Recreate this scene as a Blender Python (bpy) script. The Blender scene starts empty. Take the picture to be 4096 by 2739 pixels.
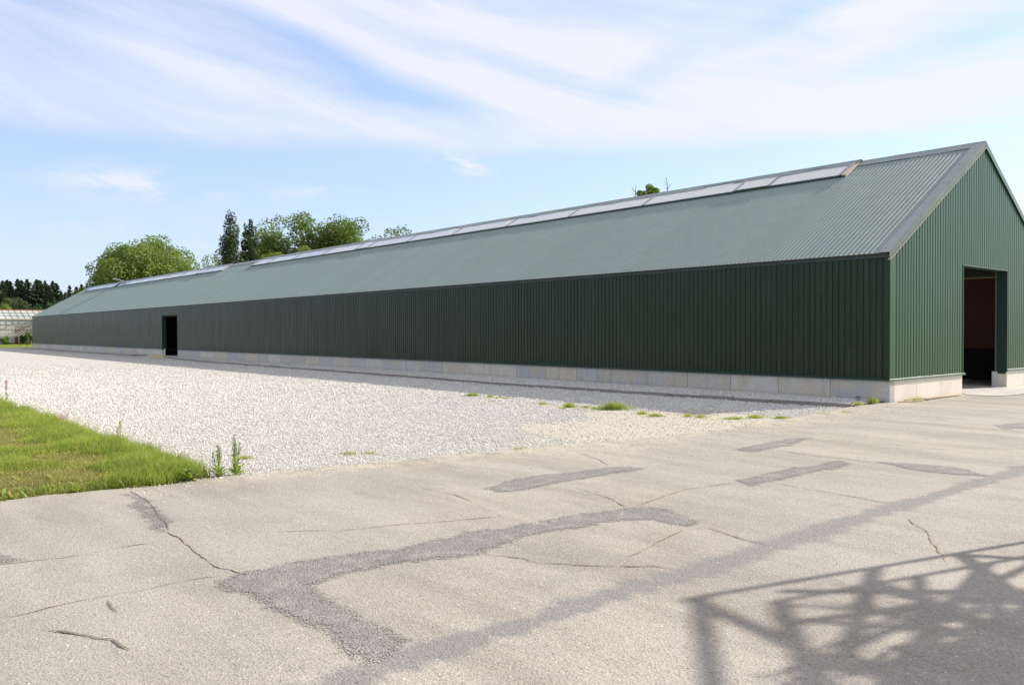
import bpy, math, json, random
import numpy as np
from mathutils import Vector, Matrix
rng = np.random.default_rng(7); random.seed(7)
scene = bpy.context.scene
COL = scene.collection

# ------------------------------------------------------------------ camera
CAM = Vector((9.237, -20.212, 1.76))
RV = Vector((0.65164181, 0.75852427, -0.00197305)); UV = Vector((-0.00824734, 0.00968618, 0.99991908)); FV = Vector((-0.758482, 0.6515728, -0.01256773))
cd = bpy.data.cameras.new('camera'); cam = bpy.data.objects.new('camera', cd); COL.objects.link(cam)
m = Matrix((RV, UV, -FV)).transposed().to_4x4(); m.translation = CAM; cam.matrix_world = m
cd.sensor_width = 36; cd.lens = 28.79; cd.clip_start = 0.05; cd.clip_end = 6000
scene.camera = cam
# ------------------------------------------------------------------ light
SUN = Vector((1.65, 5.75, 3.90)).normalized()
ELEV = math.asin(SUN.z); AZ = math.atan2(SUN.x, SUN.y)
sl = bpy.data.lights.new('sun', 'SUN'); sl.energy = 5.0; sl.angle = math.radians(0.55); sl.color = (1.0, 0.93, 0.83)
so = bpy.data.objects.new('sun', sl); COL.objects.link(so)
so.rotation_euler = SUN.to_track_quat('Z', 'Y').to_euler(); so.location = (0, 0, 50)
scene.view_settings.view_transform = 'Standard'; scene.view_settings.look = 'None'
scene.view_settings.gamma = 1; scene.view_settings.exposure = 0.27; scene.view_settings.use_curve_mapping = False

# ------------------------------------------------------------------ node helper
class NT:
    def __init__(s, tree): s.t = tree; s.n = tree.nodes; s.l = tree.links
    def new(s, typ, ins=None, **props):
        nd = s.n.new(typ)
        for k, v in props.items(): setattr(nd, k, v)
        for k, v in (ins or {}).items(): s.put(nd.inputs[k], v)
        return nd
    def put(s, sock, v):
        if isinstance(v, bpy.types.NodeSocket): s.l.new(v, sock)
        elif v is not None:
            if isinstance(v, (tuple, list)) and sock.type == 'RGBA' and len(v) == 3: v = (*v, 1)
            sock.default_value = v
    def math(s, op, a, b=None, c=None, clamp=False):
        nd = s.n.new('ShaderNodeMath'); nd.operation = op; nd.use_clamp = clamp
        for i, v in enumerate((a, b, c)):
            if v is not None: s.put(nd.inputs[i], v)
        return nd.outputs[0]
    def vmath(s, op, a, b=None):
        nd = s.n.new('ShaderNodeVectorMath'); nd.operation = op
        s.put(nd.inputs[0], a)
        if b is not None: s.put(nd.inputs[1], b)
        return nd.outputs['Value'] if op in ('DOT_PRODUCT', 'LENGTH', 'DISTANCE') else nd.outputs[0]
    def noise(s, vec, scale, detail=3, rough=0.55, dist=0.0):
        return s.new('ShaderNodeTexNoise', {'Vector': vec, 'Scale': scale, 'Detail': detail, 'Roughness': rough, 'Distortion': dist}).outputs['Fac']
    def voro(s, vec, scale, feature='F1', out='Distance'):
        return s.new('ShaderNodeTexVoronoi', {'Vector': vec, 'Scale': scale}, feature=feature).outputs[out]
    def ramp(s, v, a, b, lo=0.0, hi=1.0):
        nd = s.new('ShaderNodeMapRange', {'Value': v, 'From Min': a, 'From Max': b, 'To Min': lo, 'To Max': hi}); nd.interpolation_type = 'SMOOTHSTEP'
        return nd.outputs[0]
    def mix(s, f, a, b, mode='MIX'):
        nd = s.n.new('ShaderNodeMix'); nd.data_type = 'RGBA'; nd.blend_type = mode; nd.clamp_factor = True
        s.put(nd.inputs[0], f); s.put(nd.inputs[6], a); s.put(nd.inputs[7], b); return nd.outputs[2]
    def pos(s): return s.new('ShaderNodeNewGeometry').outputs['Position']
    def attr(s, name, out='Fac'): return s.new('ShaderNodeAttribute', attribute_name=name).outputs[out]
    def scalev(s, v, xyz): return s.vmath('MULTIPLY', v, xyz)

# ------------------------------------------------------------------ sky
world = bpy.data.worlds.new('World'); scene.world = world; world.use_nodes = True
w = NT(world.node_tree); w.n.clear()
sky = w.new('ShaderNodeTexSky', sky_type='NISHITA', sun_disc=False, sun_elevation=ELEV, sun_rotation=AZ, altitude=50, air_density=1.0, dust_density=0.6, ozone_density=1.6)
dirv = w.new('ShaderNodeTexCoord').outputs['Generated']
sep = w.new('ShaderNodeSeparateXYZ', {0: dirv})
el = w.math('DEGREES', w.math('ARCSINE', sep.outputs[2])) if False else w.math('MULTIPLY', w.math('ARCSINE', sep.outputs[2]), 57.2958)
fx, fy = Vector((FV.x, FV.y)).normalized()
fd = w.math('ADD', w.math('MULTIPLY', sep.outputs[0], fx), w.math('MULTIPLY', sep.outputs[1], fy))
rd = w.math('SUBTRACT', w.math('MULTIPLY', sep.outputs[0], fy), w.math('MULTIPLY', sep.outputs[1], fx))
az = w.math('MULTIPLY', w.math('ARCTAN2', rd, fd), 57.2958)       # compass angle, degrees east of the yard's axis
av = w.new('ShaderNodeCombineXYZ', {0: az, 1: el, 2: 0.0}).outputs[0]
wob = w.new('ShaderNodeTexNoise', {'Vector': av, 'Scale': 0.07, 'Detail': 2.0}).outputs['Color']
av2 = w.vmath('ADD', av, w.vmath('MULTIPLY', w.vmath('SUBTRACT', wob, (0.5, 0.5, 0.5)), (3.4, 2.2, 0)))
s2 = w.new('ShaderNodeSeparateXYZ', {0: av2}); A2, E2 = s2.outputs[0], s2.outputs[1]
def band(a0, e0, la, we, tilt, amp, hard=2.0):
    # a long soft streak of cirrus centred on (azimuth, elevation), tilted by tilt degrees
    c, s_ = math.cos(math.radians(tilt)), math.sin(math.radians(tilt))
    da = w.math('SUBTRACT', A2, a0); de = w.math('SUBTRACT', E2, e0)
    u = w.math('DIVIDE', w.math('ADD', w.math('MULTIPLY', da, c), w.math('MULTIPLY', de, s_)), la)
    v = w.math('DIVIDE', w.math('SUBTRACT', w.math('MULTIPLY', de, c), w.math('MULTIPLY', da, s_)), we)
    q = w.math('ADD', w.math('POWER', w.math('ABSOLUTE', u), 2.0), w.math('POWER', w.math('ABSOLUTE', v), hard))
    return w.math('MULTIPLY', w.math('EXPONENT', w.math('MULTIPLY', q, -1.0)), amp)
# fine combed texture of the cirrus: noise stretched along a falling direction
cr, sr = math.cos(math.radians(-14)), math.sin(math.radians(-14))
ua = w.math('ADD', w.math('MULTIPLY', A2, cr), w.math('MULTIPLY', E2, sr)); vb = w.math('SUBTRACT', w.math('MULTIPLY', E2, cr), w.math('MULTIPLY', A2, sr))
comb = w.noise(w.new('ShaderNodeCombineXYZ', {0: w.math('MULTIPLY', ua, 0.07), 1: w.math('MULTIPLY', vb, 0.48), 2: 1.7}).outputs[0], 1.0, 7, 0.58, .6)
puff = w.noise(w.new('ShaderNodeCombineXYZ', {0: w.math('MULTIPLY', A2, 0.16), 1: w.math('MULTIPLY', E2, 0.45), 2: 4.1}).outputs[0], 1.0, 6, 0.62)
veil = w.ramp(E2, 11.6, 13.2)
high = w.math('MULTIPLY', veil, w.ramp(comb, 0.32, 0.72, 0.36, 0.80))
terms = [band(-13, 20.0, 15, .8, -15, .42), band(-2.0, 16.4, 10, .9, -15, .5), band(-24, 17.2, 12, .8, -14, .4), band(6, 17.5, 9, .7, -20, .4), band(-8, 21.5, 14, .9, -10, .3), band(-20, 14.2, 18, 1.6, -3, .25),
         band(17, 14.2, 16, 1.8, 2, .5), band(5, 19, 10, 1.4, -10, .3), band(28, 20.5, 9, 1.0, 12, .35), band(28, 14.6, 8, 1.2, 6, .35),
         band(22, 17.3, 3.4, .7, 12, .4), band(23, 19.4, 3.0, .9, -8, .35),
         band(-13, 18.0, 6, .8, -12, -.5), band(-7.5, 15.6, 5, .8, -12, -.45), band(-31, 19.5, 5, 1.0, -20, -.5), band(19, 20.0, 3.5, 1.0, 20, -.45), band(9.5, 17.0, 3, 1.2, 30, -.45), band(30, 17.5, 6, .9, 10, -.45)]
tot = high
for t_ in terms: tot = w.math('ADD', tot, t_)
lowp = w.math('MULTIPLY', w.ramp(puff, 0.44, 0.62), w.math('ADD', w.math('ADD', band(-24.5, 9.4, 5, .9, 0, 1.1), band(-4, 11.6, 2.2, .6, -5, 1.5)),
              w.math('ADD', w.math('ADD', band(-13, 9.4, 3, .4, 0, .7), band(10, 9.2, 9, 1.2, 6, .9)), w.math('ADD', band(31, 11.3, 3, .7, 10, .9), band(-27, 6, 16, 1.6, 0, .5)))))
tot = w.math('ADD', w.math('ADD', tot, lowp), w.math('MULTIPLY', w.ramp(el, 22, 38), .55), clamp=True)
horiz = w.ramp(E2, -1.0, 11.0, 0.62, 0.0)
blue = w.vmath('ADD', w.vmath('MULTIPLY', sky.outputs[0], (.95, .90, 1.0)), (2.15, 2.75, 3.75))
cloudc = w.mix(w.ramp(el, 22, 40), w.mix(w.ramp(az, -32, 30), (6.7, 7.1, 8.3), (7.4, 7.55, 8.3)), (6.7, 6.6, 6.6))
c1 = w.mix(horiz, blue, (5.3, 6.3, 7.7))
c2 = w.mix(w.math('MULTIPLY', tot, 0.97), c1, cloudc)
zen = w.ramp(el, 28, 65, 1.0, 0.68); c2 = w.vmath('MULTIPLY', c2, w.new('ShaderNodeCombineXYZ', {0: zen, 1: zen, 2: w.math('POWER', zen, 0.7)}).outputs[0])
c2 = w.mix(w.ramp(sep.outputs[2], -0.02, 0.0), (1.4, 1.5, 1.2), c2)
bg = w.new('ShaderNodeBackground', {'Color': c2, 'Strength': 0.102})
w.l.new(bg.outputs[0], w.new('ShaderNodeOutputWorld').inputs[0])

# ------------------------------------------------------------------ object helpers
class MB:
    def __init__(s): s.v = []; s.f = []
    def add(s, vs, fs):
        o = len(s.v); s.v += [tuple(map(float, v)) for v in vs]; s.f += [tuple(i + o for i in f) for f in fs]; return s
    def hexa(s, p):   # 8 corners: bottom 4 ccw, top 4 ccw
        return s.add(p, [(3, 2, 1, 0), (4, 5, 6, 7), (0, 1, 5, 4), (1, 2, 6, 5), (2, 3, 7, 6), (3, 0, 4, 7)])
    def box(s, a, b):
        x0, y0, z0 = a; x1, y1, z1 = b
        return s.hexa([(x0, y0, z0), (x1, y0, z0), (x1, y1, z0), (x0, y1, z0), (x0, y0, z1), (x1, y0, z1), (x1, y1, z1), (x0, y1, z1)])
    def bar(s, p, q, wd, ht=None, up=(0, 0, 1)):
        p = Vector(p); q = Vector(q); ht = ht or wd; d = (q - p).normalized(); up = Vector(up)
        if abs(d.dot(up)) > .98: up = Vector((1, 0, 0))
        sx = d.cross(up).normalized() * wd / 2; sy = sx.cross(d).normalized() * ht / 2
        c = [p - sx - sy, p + sx - sy, p + sx + sy, p - sx + sy]; e = [x + (q - p) for x in c]
        return s.add(c + e, [(3, 2, 1, 0), (4, 5, 6, 7), (0, 1, 5, 4), (1, 2, 6, 5), (2, 3, 7, 6), (3, 0, 4, 7)])
    def tube(s, pts, rad, n=6):
        rings = []
        for i, p in enumerate(pts):
            p = Vector(p); d = (Vector(pts[min(i + 1, len(pts) - 1)]) - Vector(pts[max(i - 1, 0)])).normalized()
            up = Vector((1, 0, 0)) if abs(d.z) > .9 else Vector((0, 0, 1)); a = d.cross(up).normalized(); b = d.cross(a)
            r = rad[i] if isinstance(rad, (list, tuple)) else rad
            rings.append([p + (a * math.cos(2 * math.pi * k / n) + b * math.sin(2 * math.pi * k / n)) * r for k in range(n)])
        fs = []
        for i in range(len(pts) - 1):
            for k in range(n): fs.append((i * n + k, i * n + (k + 1) % n, (i + 1) * n + (k + 1) % n, (i + 1) * n + k))
        fs.append(tuple(range(n - 1, -1, -1))); fs.append(tuple((len(pts) - 1) * n + k for k in range(n)))
        return s.add([v for r in rings for v in r], fs)
    def mesh(s, name, mat, smooth=False):
        me = bpy.data.meshes.new(name); me.from_pydata(s.v, [], s.f); me.update()
        if mat: me.materials.append(mat)
        if smooth: me.polygons.foreach_set('use_smooth', [True] * len(me.polygons))
        return me
    def build(s, name, mat, parent=None, smooth=False, **k): return link(name, s.mesh(name, mat, smooth), parent, **k)
def link(name, data, parent=None, label=None, cat=None, group=None, kind=None, loc=None):
    o = bpy.data.objects.new(name, data); COL.objects.link(o)
    if parent: o.parent = parent
    if loc is not None: o.location = loc
    for k, v in (('label', label), ('category', cat), ('group', group), ('kind', kind)):
        if v: o[k] = v
    return o
def nmesh(name, verts, faces, mat, smooth=False):
    """mesh from numpy arrays; faces (n,3) or (n,4)"""
    me = bpy.data.meshes.new(name); verts = np.asarray(verts, np.float32); faces = np.asarray(faces, np.int32); k = faces.shape[1]
    me.vertices.add(len(verts)); me.vertices.foreach_set('co', verts.ravel())
    me.loops.add(faces.size); me.loops.foreach_set('vertex_index', faces.ravel())
    me.polygons.add(len(faces)); me.polygons.foreach_set('loop_start', np.arange(0, faces.size, k, dtype=np.int32))
    me.polygons.foreach_set('loop_total', np.full(len(faces), k, np.int32))
    if smooth: me.polygons.foreach_set('use_smooth', np.ones(len(faces), bool))
    me.update(calc_edges=True)
    if mat: me.materials.append(mat)
    return me
def fattr(me, name, vals):
    a = me.attributes.new(name, 'FLOAT', 'POINT'); a.data.foreach_set('value', np.asarray(vals, np.float32).ravel())

# numpy value noise used for masks
_P = rng.random((256, 256))
def vn(x, y, sc, seed=0):
    x = np.asarray(x) * sc + seed * 17.3; y = np.asarray(y) * sc + seed * 31.7
    xi = np.floor(x).astype(int); yi = np.floor(y).astype(int); fx_ = x - xi; fy_ = y - yi
    fx_ = fx_ * fx_ * (3 - 2 * fx_); fy_ = fy_ * fy_ * (3 - 2 * fy_); g = lambda a, b: _P[a % 256, b % 256]
    return (g(xi, yi) * (1 - fx_) + g(xi + 1, yi) * fx_) * (1 - fy_) + (g(xi, yi + 1) * (1 - fx_) + g(xi + 1, yi + 1) * fx_) * fy_
def fbm(x, y, sc, seed=0, o=4):
    t = 0; a = 1; s_ = 0
    for i in range(o): t = t + a * vn(x, y, sc * 2 ** i, seed + i); s_ += a; a *= .5
    return t / s_

# ------------------------------------------------------------------ materials
def mat(name, fn):
    m_ = bpy.data.materials.new(name); m_.use_nodes = True; t = NT(m_.node_tree); t.n.clear()
    p = t.new('ShaderNodeBsdfPrincipled'); out = t.new('ShaderNodeOutputMaterial'); t.l.new(p.outputs[0], out.inputs[0])
    fn(t, p, out); return m_
def bump(t, p, h, dist, strength=1.0):
    b = t.new('ShaderNodeBump', {'Height': h, 'Distance': dist, 'Strength': strength}); t.l.new(b.outputs[0], p.inputs['Normal'])
def simple(name, c, rough=.7, var=.12, sc=8.0, metal=0.0, bmp=0.0):
    def fn(t, p, o):
        n = t.noise(t.pos(), sc, 4); rn = t.new('ShaderNodeObjectInfo').outputs['Random']
        f = t.math('ADD', t.math('MULTIPLY', n, var * 2), t.math('MULTIPLY', rn, var)); f = t.math('ADD', f, 1 - var * 1.5)
        t.put(p.inputs['Base Color'], t.vmath('MULTIPLY', c, t.new('ShaderNodeCombineXYZ', {0: f, 1: f, 2: f}).outputs[0]))
        p.inputs['Roughness'].default_value = rough; p.inputs['Metallic'].default_value = metal
        if bmp: bump(t, p, n, bmp)
    return mat(name, fn)
def paint_fn(c, rough, wav, var=.10, spec=.38):
    def fn(t, p, o):
        P = t.pos(); rn = t.new('ShaderNodeObjectInfo').outputs['Random']
        n = t.noise(t.scalev(P, (1.0, 1.0, .25)), 3.0, 4); d = t.noise(t.scalev(P, (9, 9, .5)), 1.0, 4)
        f = t.math('ADD', t.math('ADD', t.math('MULTIPLY', n, .25), t.math('MULTIPLY', rn, var)), .83 - var / 2)
        cc = t.vmath('MULTIPLY', c, t.new('ShaderNodeCombineXYZ', {0: f, 1: f, 2: f}).outputs[0])
        cc = t.mix(t.ramp(d, .55, .8, 0, .16), cc, (.17, .17, .14))
        t.put(p.inputs['Base Color'], cc); t.put(p.inputs['Roughness'], t.math('ADD', t.math('MULTIPLY', n, .12), rough - .06)); p.inputs['Specular IOR Level'].default_value = spec
        wv = t.noise(t.scalev(P, (.9, .9, .35)), 1.0, 3, .5)
        bump(t, p, wv, wav, 1.0)
    return fn
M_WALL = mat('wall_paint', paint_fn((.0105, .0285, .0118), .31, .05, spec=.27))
M_WALL_SUNLIT = mat('wall_paint_sunlit', paint_fn((.024, .092, .030), .33, .006, spec=.34))  # same paint as the long wall, with the gable's sunlight put into the colour
M_ROOF_SHEEN = mat('roof_paint_sheen', paint_fn((.262, .335, .308), .44, .010, .05))  # sky sheen on the green paint put into a paler base colour
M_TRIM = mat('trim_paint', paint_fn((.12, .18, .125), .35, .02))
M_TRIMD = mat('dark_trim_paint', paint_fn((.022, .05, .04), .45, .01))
M_CAP_SHEEN = mat('cap_paint_sheen', paint_fn((.31, .355, .35), .44, .012, .05))  # paler grey carries the sky's reflection on the cappings in its colour
def block_fn(t, p, o):
    P = t.pos(); rn = t.new('ShaderNodeObjectInfo').outputs['Random']
    tc = t.new('ShaderNodeTexCoord').outputs['Object']
    Pr = t.vmath('ADD', tc, t.new('ShaderNodeCombineXYZ', {0: t.math('MULTIPLY', rn, 50), 1: t.math('MULTIPLY', rn, 23), 2: 0.0}).outputs[0])
    big = t.noise(t.scalev(Pr, (1.2, 1.2, .8)), 1.6, 4); st = t.noise(t.scalev(Pr, (6, 6, .7)), 1.0, 5); fine = t.noise(P, 60, 4); mid = t.noise(Pr, 9, 5)
    base = t.mix(t.ramp(t.math('FRACT', t.math('MULTIPLY', rn, 7.3)), .2, .8), (.44, .44, .445), (.57, .51, .41)); base = t.mix(t.ramp(t.math('FRACT', t.math('MULTIPLY', rn, 3.1)), .6, .9, 0, .6), base, (.62, .60, .56))
    c = t.mix(t.ramp(big, .42, .66, 0, .75), base, (.54, .46, .34))
    c = t.mix(t.ramp(mid, .45, .75, 0, .4), c, (.66, .64, .61))
    c = t.mix(t.ramp(st, .52, .75, 0, .4), c, (.30, .275, .24))
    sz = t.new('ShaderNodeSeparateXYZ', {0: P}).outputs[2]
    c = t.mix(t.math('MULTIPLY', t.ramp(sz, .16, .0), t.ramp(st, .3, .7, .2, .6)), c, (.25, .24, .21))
    f = t.ramp(fine, .2, .8, .90, 1.08); c = t.vmath('MULTIPLY', c, t.new('ShaderNodeCombineXYZ', {0: f, 1: f, 2: f}).outputs[0])
    t.put(p.inputs['Base Color'], c); p.inputs['Roughness'].default_value = .9
    bump(t, p, t.math('ADD', fine, t.math('MULTIPLY', mid, 2)), .004)
M_BLOCK = mat('cast_concrete', block_fn)
def conc_fn(t, p, o):
    P = t.pos(); a = t.noise(P, 1.2, 5); b = t.noise(P, 70, 3)
    c = t.mix(t.ramp(a, .35, .7), (.52, .49, .45), (.62, .60, .56)); c = t.mix(t.ramp(b, .3, .75, 0, .3), c, (.40, .37, .33))
    t.put(p.inputs['Base Color'], c); p.inputs['Roughness'].default_value = .9; bump(t, p, b, .004)
M_CONC = mat('floor_concrete', conc_fn)
def asphalt_fn(coarse):
    def fn(t, p, o):
        P = t.pos()
        n1 = t.noise(P, 260 if not coarse else 150, 3, .7); n2 = t.noise(P, 45, 3, .6); n3 = t.noise(t.new('ShaderNodeMapping', {'Vector': P, 'Rotation': (0, 0, math.radians(-70)), 'Scale': (.25, 1.0, 1)}).outputs[0], 1.3, 6, .62); n4 = t.noise(P, .22, 3)
        v = t.voro(P, 75); vc = t.new('ShaderNodeTexVoronoi', {'Vector': P, 'Scale': 120}); cell = t.new('ShaderNodeSeparateColor', {0: vc.outputs['Color']}).outputs[0]
        if coarse:
            base = t.mix(t.ramp(n3, .3, .7), (.25, .232, .215), (.305, .285, .265))
            base = t.mix(t.ramp(t.noise(P, 5, 4), .45, .7, 0, .55), base, (.43, .395, .355))
            c = t.mix(t.ramp(cell, .1, .95), t.vmath('MULTIPLY', base, (.72, .72, .72)), t.vmath('MULTIPLY', base, (1.30, 1.30, 1.30)))
        else:
            base = t.mix(t.ramp(n3, .36, .64), (.365, .327, .280), (.485, .44, .383))
            base = t.mix(t.ramp(n4, .4, .65, 0, .5), base, (.44, .41, .368))
            base = t.mix(t.math('MULTIPLY', t.ramp(t.attr('sand'), 0, 1), t.ramp(t.noise(P, 3.5, 6), .35, .6)), base, (.60, .52, .40))
            st = t.math('MULTIPLY', t.ramp(t.math('ADD', t.attr('stain'), t.math('MULTIPLY', t.math('SUBTRACT', t.noise(t.new('ShaderNodeMapping', {'Vector': P, 'Rotation': (0, 0, math.radians(-70)), 'Scale': (.45, 2.6, 1)}).outputs[0], 2.2, 5), .5), 1.6)), .15, .75), t.ramp(n2, .2, .7, .95, .7))
            base = t.mix(st, base, (.25, .245, .235))
            base = t.mix(t.math('MULTIPLY', t.ramp(t.noise(P, 7, 5, .7), .58, .70), .22), base, (.25, .22, .19)); base = t.mix(t.ramp(t.noise(t.vmath('ADD', P, (9.0, 3.0, 0)), .9, 6, .65), .52, .68, 0, .32), base, (.30, .275, .25))
            c = t.mix(t.ramp(cell, .0, 1.0), t.vmath('MULTIPLY', base, (.78, .78, .77)), t.vmath('MULTIPLY', base, (1.18, 1.18, 1.19)))
            vs = t.new('ShaderNodeTexVoronoi', {'Vector': P, 'Scale': 26.0}); sc_ = t.new('ShaderNodeSeparateColor', {0: vs.outputs['Color']})
            spot = t.math('MULTIPLY', t.ramp(vs.outputs['Distance'], .22, .14), t.ramp(sc_.outputs[1], .80, .84))
            c = t.mix(t.math('MULTIPLY', spot, .85), c, (.80, .76, .70))
            dark = t.math('MULTIPLY', t.ramp(vs.outputs['Distance'], .20, .12), t.ramp(sc_.outputs[2], .86, .9))
            c = t.mix(t.math('MULTIPLY', dark, .7), c, (.10, .085, .07))
        c = t.mix(t.ramp(n1, .35, .65, .22, 0), c, (.10, .09, .08))
        t.put(p.inputs['Base Color'], c); p.inputs['Roughness'].default_value = .88; p.inputs['Specular IOR Level'].default_value = .3
        if coarse:
            rim = t.math('ADD', t.attr('inside'), t.math('MULTIPLY', t.math('SUBTRACT', t.noise(P, 11, 5, .7), .5), .22)); rim = t.math('ADD', rim, t.math('MULTIPLY', t.math('SUBTRACT', cell, .5), .10))
            mx = t.new('ShaderNodeMixShader', {0: t.ramp(rim, -.012, .012)}); t.l.new(t.new('ShaderNodeBsdfTransparent').outputs[0], mx.inputs[1]); t.l.new(p.outputs[0], mx.inputs[2]); t.l.new(mx.outputs[0], o.inputs[0])
        bump(t, p, t.math('ADD', v, t.math('MULTIPLY', n2, 1.0)), .006 if coarse else .0035)
    return fn
M_ROAD = mat('bleached_asphalt', asphalt_fn(False)); M_PATCH = mat('coarse_chip_patch', asphalt_fn(True))
M_CRACK = simple('crack_dirt', (.20, .165, .13), .95, .3, 30)
M_CRACKL = simple('sandy_crack_fill', (.35, .29, .22), .95, .2, 30)
def gravel_fn(t, p, o):
    P = t.pos(); v = t.new('ShaderNodeTexVoronoi', {'Vector': P, 'Scale': 30.0}); cell = t.new('ShaderNodeSeparateColor', {0: v.outputs['Color']}).outputs[0]
    big = t.noise(t.scalev(P, (.35, 1.0, 1)), 1.0, 5); pat = t.noise(t.scalev(P, (.7, 1.6, 1)), 3.2, 6, .78)
    c = t.mix(cell, (.56, .54, .49), (.76, .74, .69)); c = t.mix(t.ramp(v.outputs['Distance'], .45, .75, 0, .7), c, (.52, .48, .42))
    c = t.mix(t.ramp(big, .45, .72, 0, .30), c, (.66, .60, .50)); c = t.mix(t.ramp(pat, .50, .66, 0, .55), c, (.40, .375, .33))
    sand = t.mix(t.noise(P, 4, 6), (.56, .49, .38), (.66, .60, .50)); c = t.mix(t.math('MULTIPLY', t.attr('sand'), t.ramp(cell, .0, .35, .55, 1)), c, sand)
    t.put(p.inputs['Base Color'], c); p.inputs['Roughness'].default_value = .95
    bump(t, p, t.math('ADD', t.math('MULTIPLY', v.outputs['Distance'], -1.0), t.math('MULTIPLY', pat, 1.4)), .03)
M_GRAVEL = mat('white_gravel', gravel_fn)
def stone_fn(t, p, o):
    rn = t.new('ShaderNodeObjectInfo').outputs['Random']; tc = t.new('ShaderNodeTexCoord').outputs['Object']
    c = t.mix(rn, (.60, .58, .53), (.79, .77, .72)); c = t.mix(t.ramp(t.math('FRACT', t.math('MULTIPLY', rn, 37.7)), .80, .95, 0, .55), c, (.46, .40, .32))
    c = t.mix(t.ramp(t.noise(tc, 60, 3), .5, .8, 0, .3), c, (.5, .48, .44))
    t.put(p.inputs['Base Color'], c); p.inputs['Roughness'].default_value = .9
M_STONE = mat('limestone_chip', stone_fn)
def grass_ground_fn(t, p, o):
    P = t.pos(); a = t.noise(P, 1.5, 5); b = t.noise(P, 25, 4); c = t.mix(t.ramp(a, .3, .7), (.085, .125, .028), (.14, .15, .05)); c = t.mix(t.ramp(b, .45, .75, 0, .6), c, (.20, .16, .08))
    t.put(p.inputs['Base Color'], c); p.inputs['Roughness'].default_value = 1; bump(t, p, b, .05)
M_FIELD = mat('field_grass', grass_ground_fn)
def soil_fn(t, p, o):
    P = t.pos(); b = t.noise(P, 25, 4); t.put(p.inputs['Base Color'], t.mix(b, (.10, .10, .035), (.22, .18, .09))); p.inputs['Roughness'].default_value = 1; bump(t, p, b, .03)
M_SOIL = mat('turf_soil', soil_fn)
def leaf_mat(name, c1, c2, c3=None, trans=.35, sc=.5, rough=.6):
    m_ = bpy.data.materials.new(name); m_.use_nodes = True; t = NT(m_.node_tree); t.n.clear()
    at = t.attr('tone'); n = t.noise(t.pos(), sc, 3); f = t.math('ADD', t.math('MULTIPLY', at, .7), t.math('MULTIPLY', n, .45))
    c = t.mix(t.ramp(f, .15, .9), c1, c2)
    if c3: c = t.mix(t.ramp(t.math('FRACT', t.math('MULTIPLY', at, 13.7)), .80, .95), c, c3)
    p = t.new('ShaderNodeBsdfPrincipled', {'Base Color': c, 'Roughness': rough, 'Specular IOR Level': .35})
    tr = t.new('ShaderNodeBsdfTranslucent', {'Color': t.mix(.5, c, t.vmath('MULTIPLY', c, (1.5, 1.6, .6)))})
    mx = t.new('ShaderNodeMixShader', {0: trans}); t.l.new(p.outputs[0], mx.inputs[1]); t.l.new(tr.outputs[0], mx.inputs[2])
    t.l.new(mx.outputs[0], t.new('ShaderNodeOutputMaterial').inputs[0]); return m_
M_LEAF = leaf_mat('broad_leaves', (.085, .145, .030), (.27, .35, .09), trans=.42)
M_LEAF2 = leaf_mat('poplar_leaves', (.080, .14, .032), (.25, .33, .085), trans=.42)
M_OAK = leaf_mat('dark_columnar_leaves', (.030, .060, .022), (.085, .13, .04), trans=.2)
M_YEL = leaf_mat('yellow_green_leaves', (.13, .19, .03), (.27, .33, .07))
M_SPR = leaf_mat('spruce_needles', (.030, .060, .030), (.085, .125, .055), trans=.08, rough=.8)
M_PINE = leaf_mat('understory_leaves', (.035, .065, .025), (.095, .14, .045), trans=.15)
M_BIRCH = leaf_mat('birch_leaves', (.07, .12, .04), (.16, .22, .08))
M_GRASS = leaf_mat('grass_blades', (.15, .22, .03), (.44, .52, .10), (.52, .45, .20), trans=.4, sc=1.1)
M_DRYG = leaf_mat('short_turf_blades', (.22, .23, .06), (.48, .45, .17), (.48, .36, .20), trans=.35, sc=2.5)
M_WEED = leaf_mat('weed_leaves', (.20, .30, .05), (.42, .52, .12), (.42, .32, .12), trans=.35, sc=5)
M_SEED = simple('yellow_seed_spike', (.36, .30, .06), .8, .3, 30); M_PINK = simple('pink_petals', (.62, .20, .50), .6, .2, 30); M_YFL = simple('yellow_petals', (.85, .55, .03), .6, .1, 30)
M_BARK = simple('bark', (.12, .095, .07), .95, .3, 6, bmp=.03)
M_KERB = simple('kerb_concrete', (.27, .235, .205), .9, .2, 12, bmp=.004)
M_INNER = simple('brown_lining', (.34, .135, .10), .7, .1, 2)
M_INNERD = simple('dark_boards', (.05, .045, .04), .8, .2, 5)
M_FLASH = simple('pale_flashing', (.62, .53, .42), .45, .05, 3)
M_YELLOW = simple('yellow_edge_paint', (.72, .55, .05), .6, .1, 5)
M_STEEL = simple('grey_steel', (.30, .31, .31), .5, .15, 6, metal=.4)
M_WHITE = simple('white_paint', (.72, .72, .70), .6, .08, 6)
M_WOOD = simple('bleached_timber', (.50, .41, .29), .8, .25, 7, bmp=.003)
M_WOODD = simple('brown_timber', (.22, .13, .08), .85, .25, 7)
M_SCREW = simple('screw_head', (.05, .06, .055), .5, .1, 9)
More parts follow.
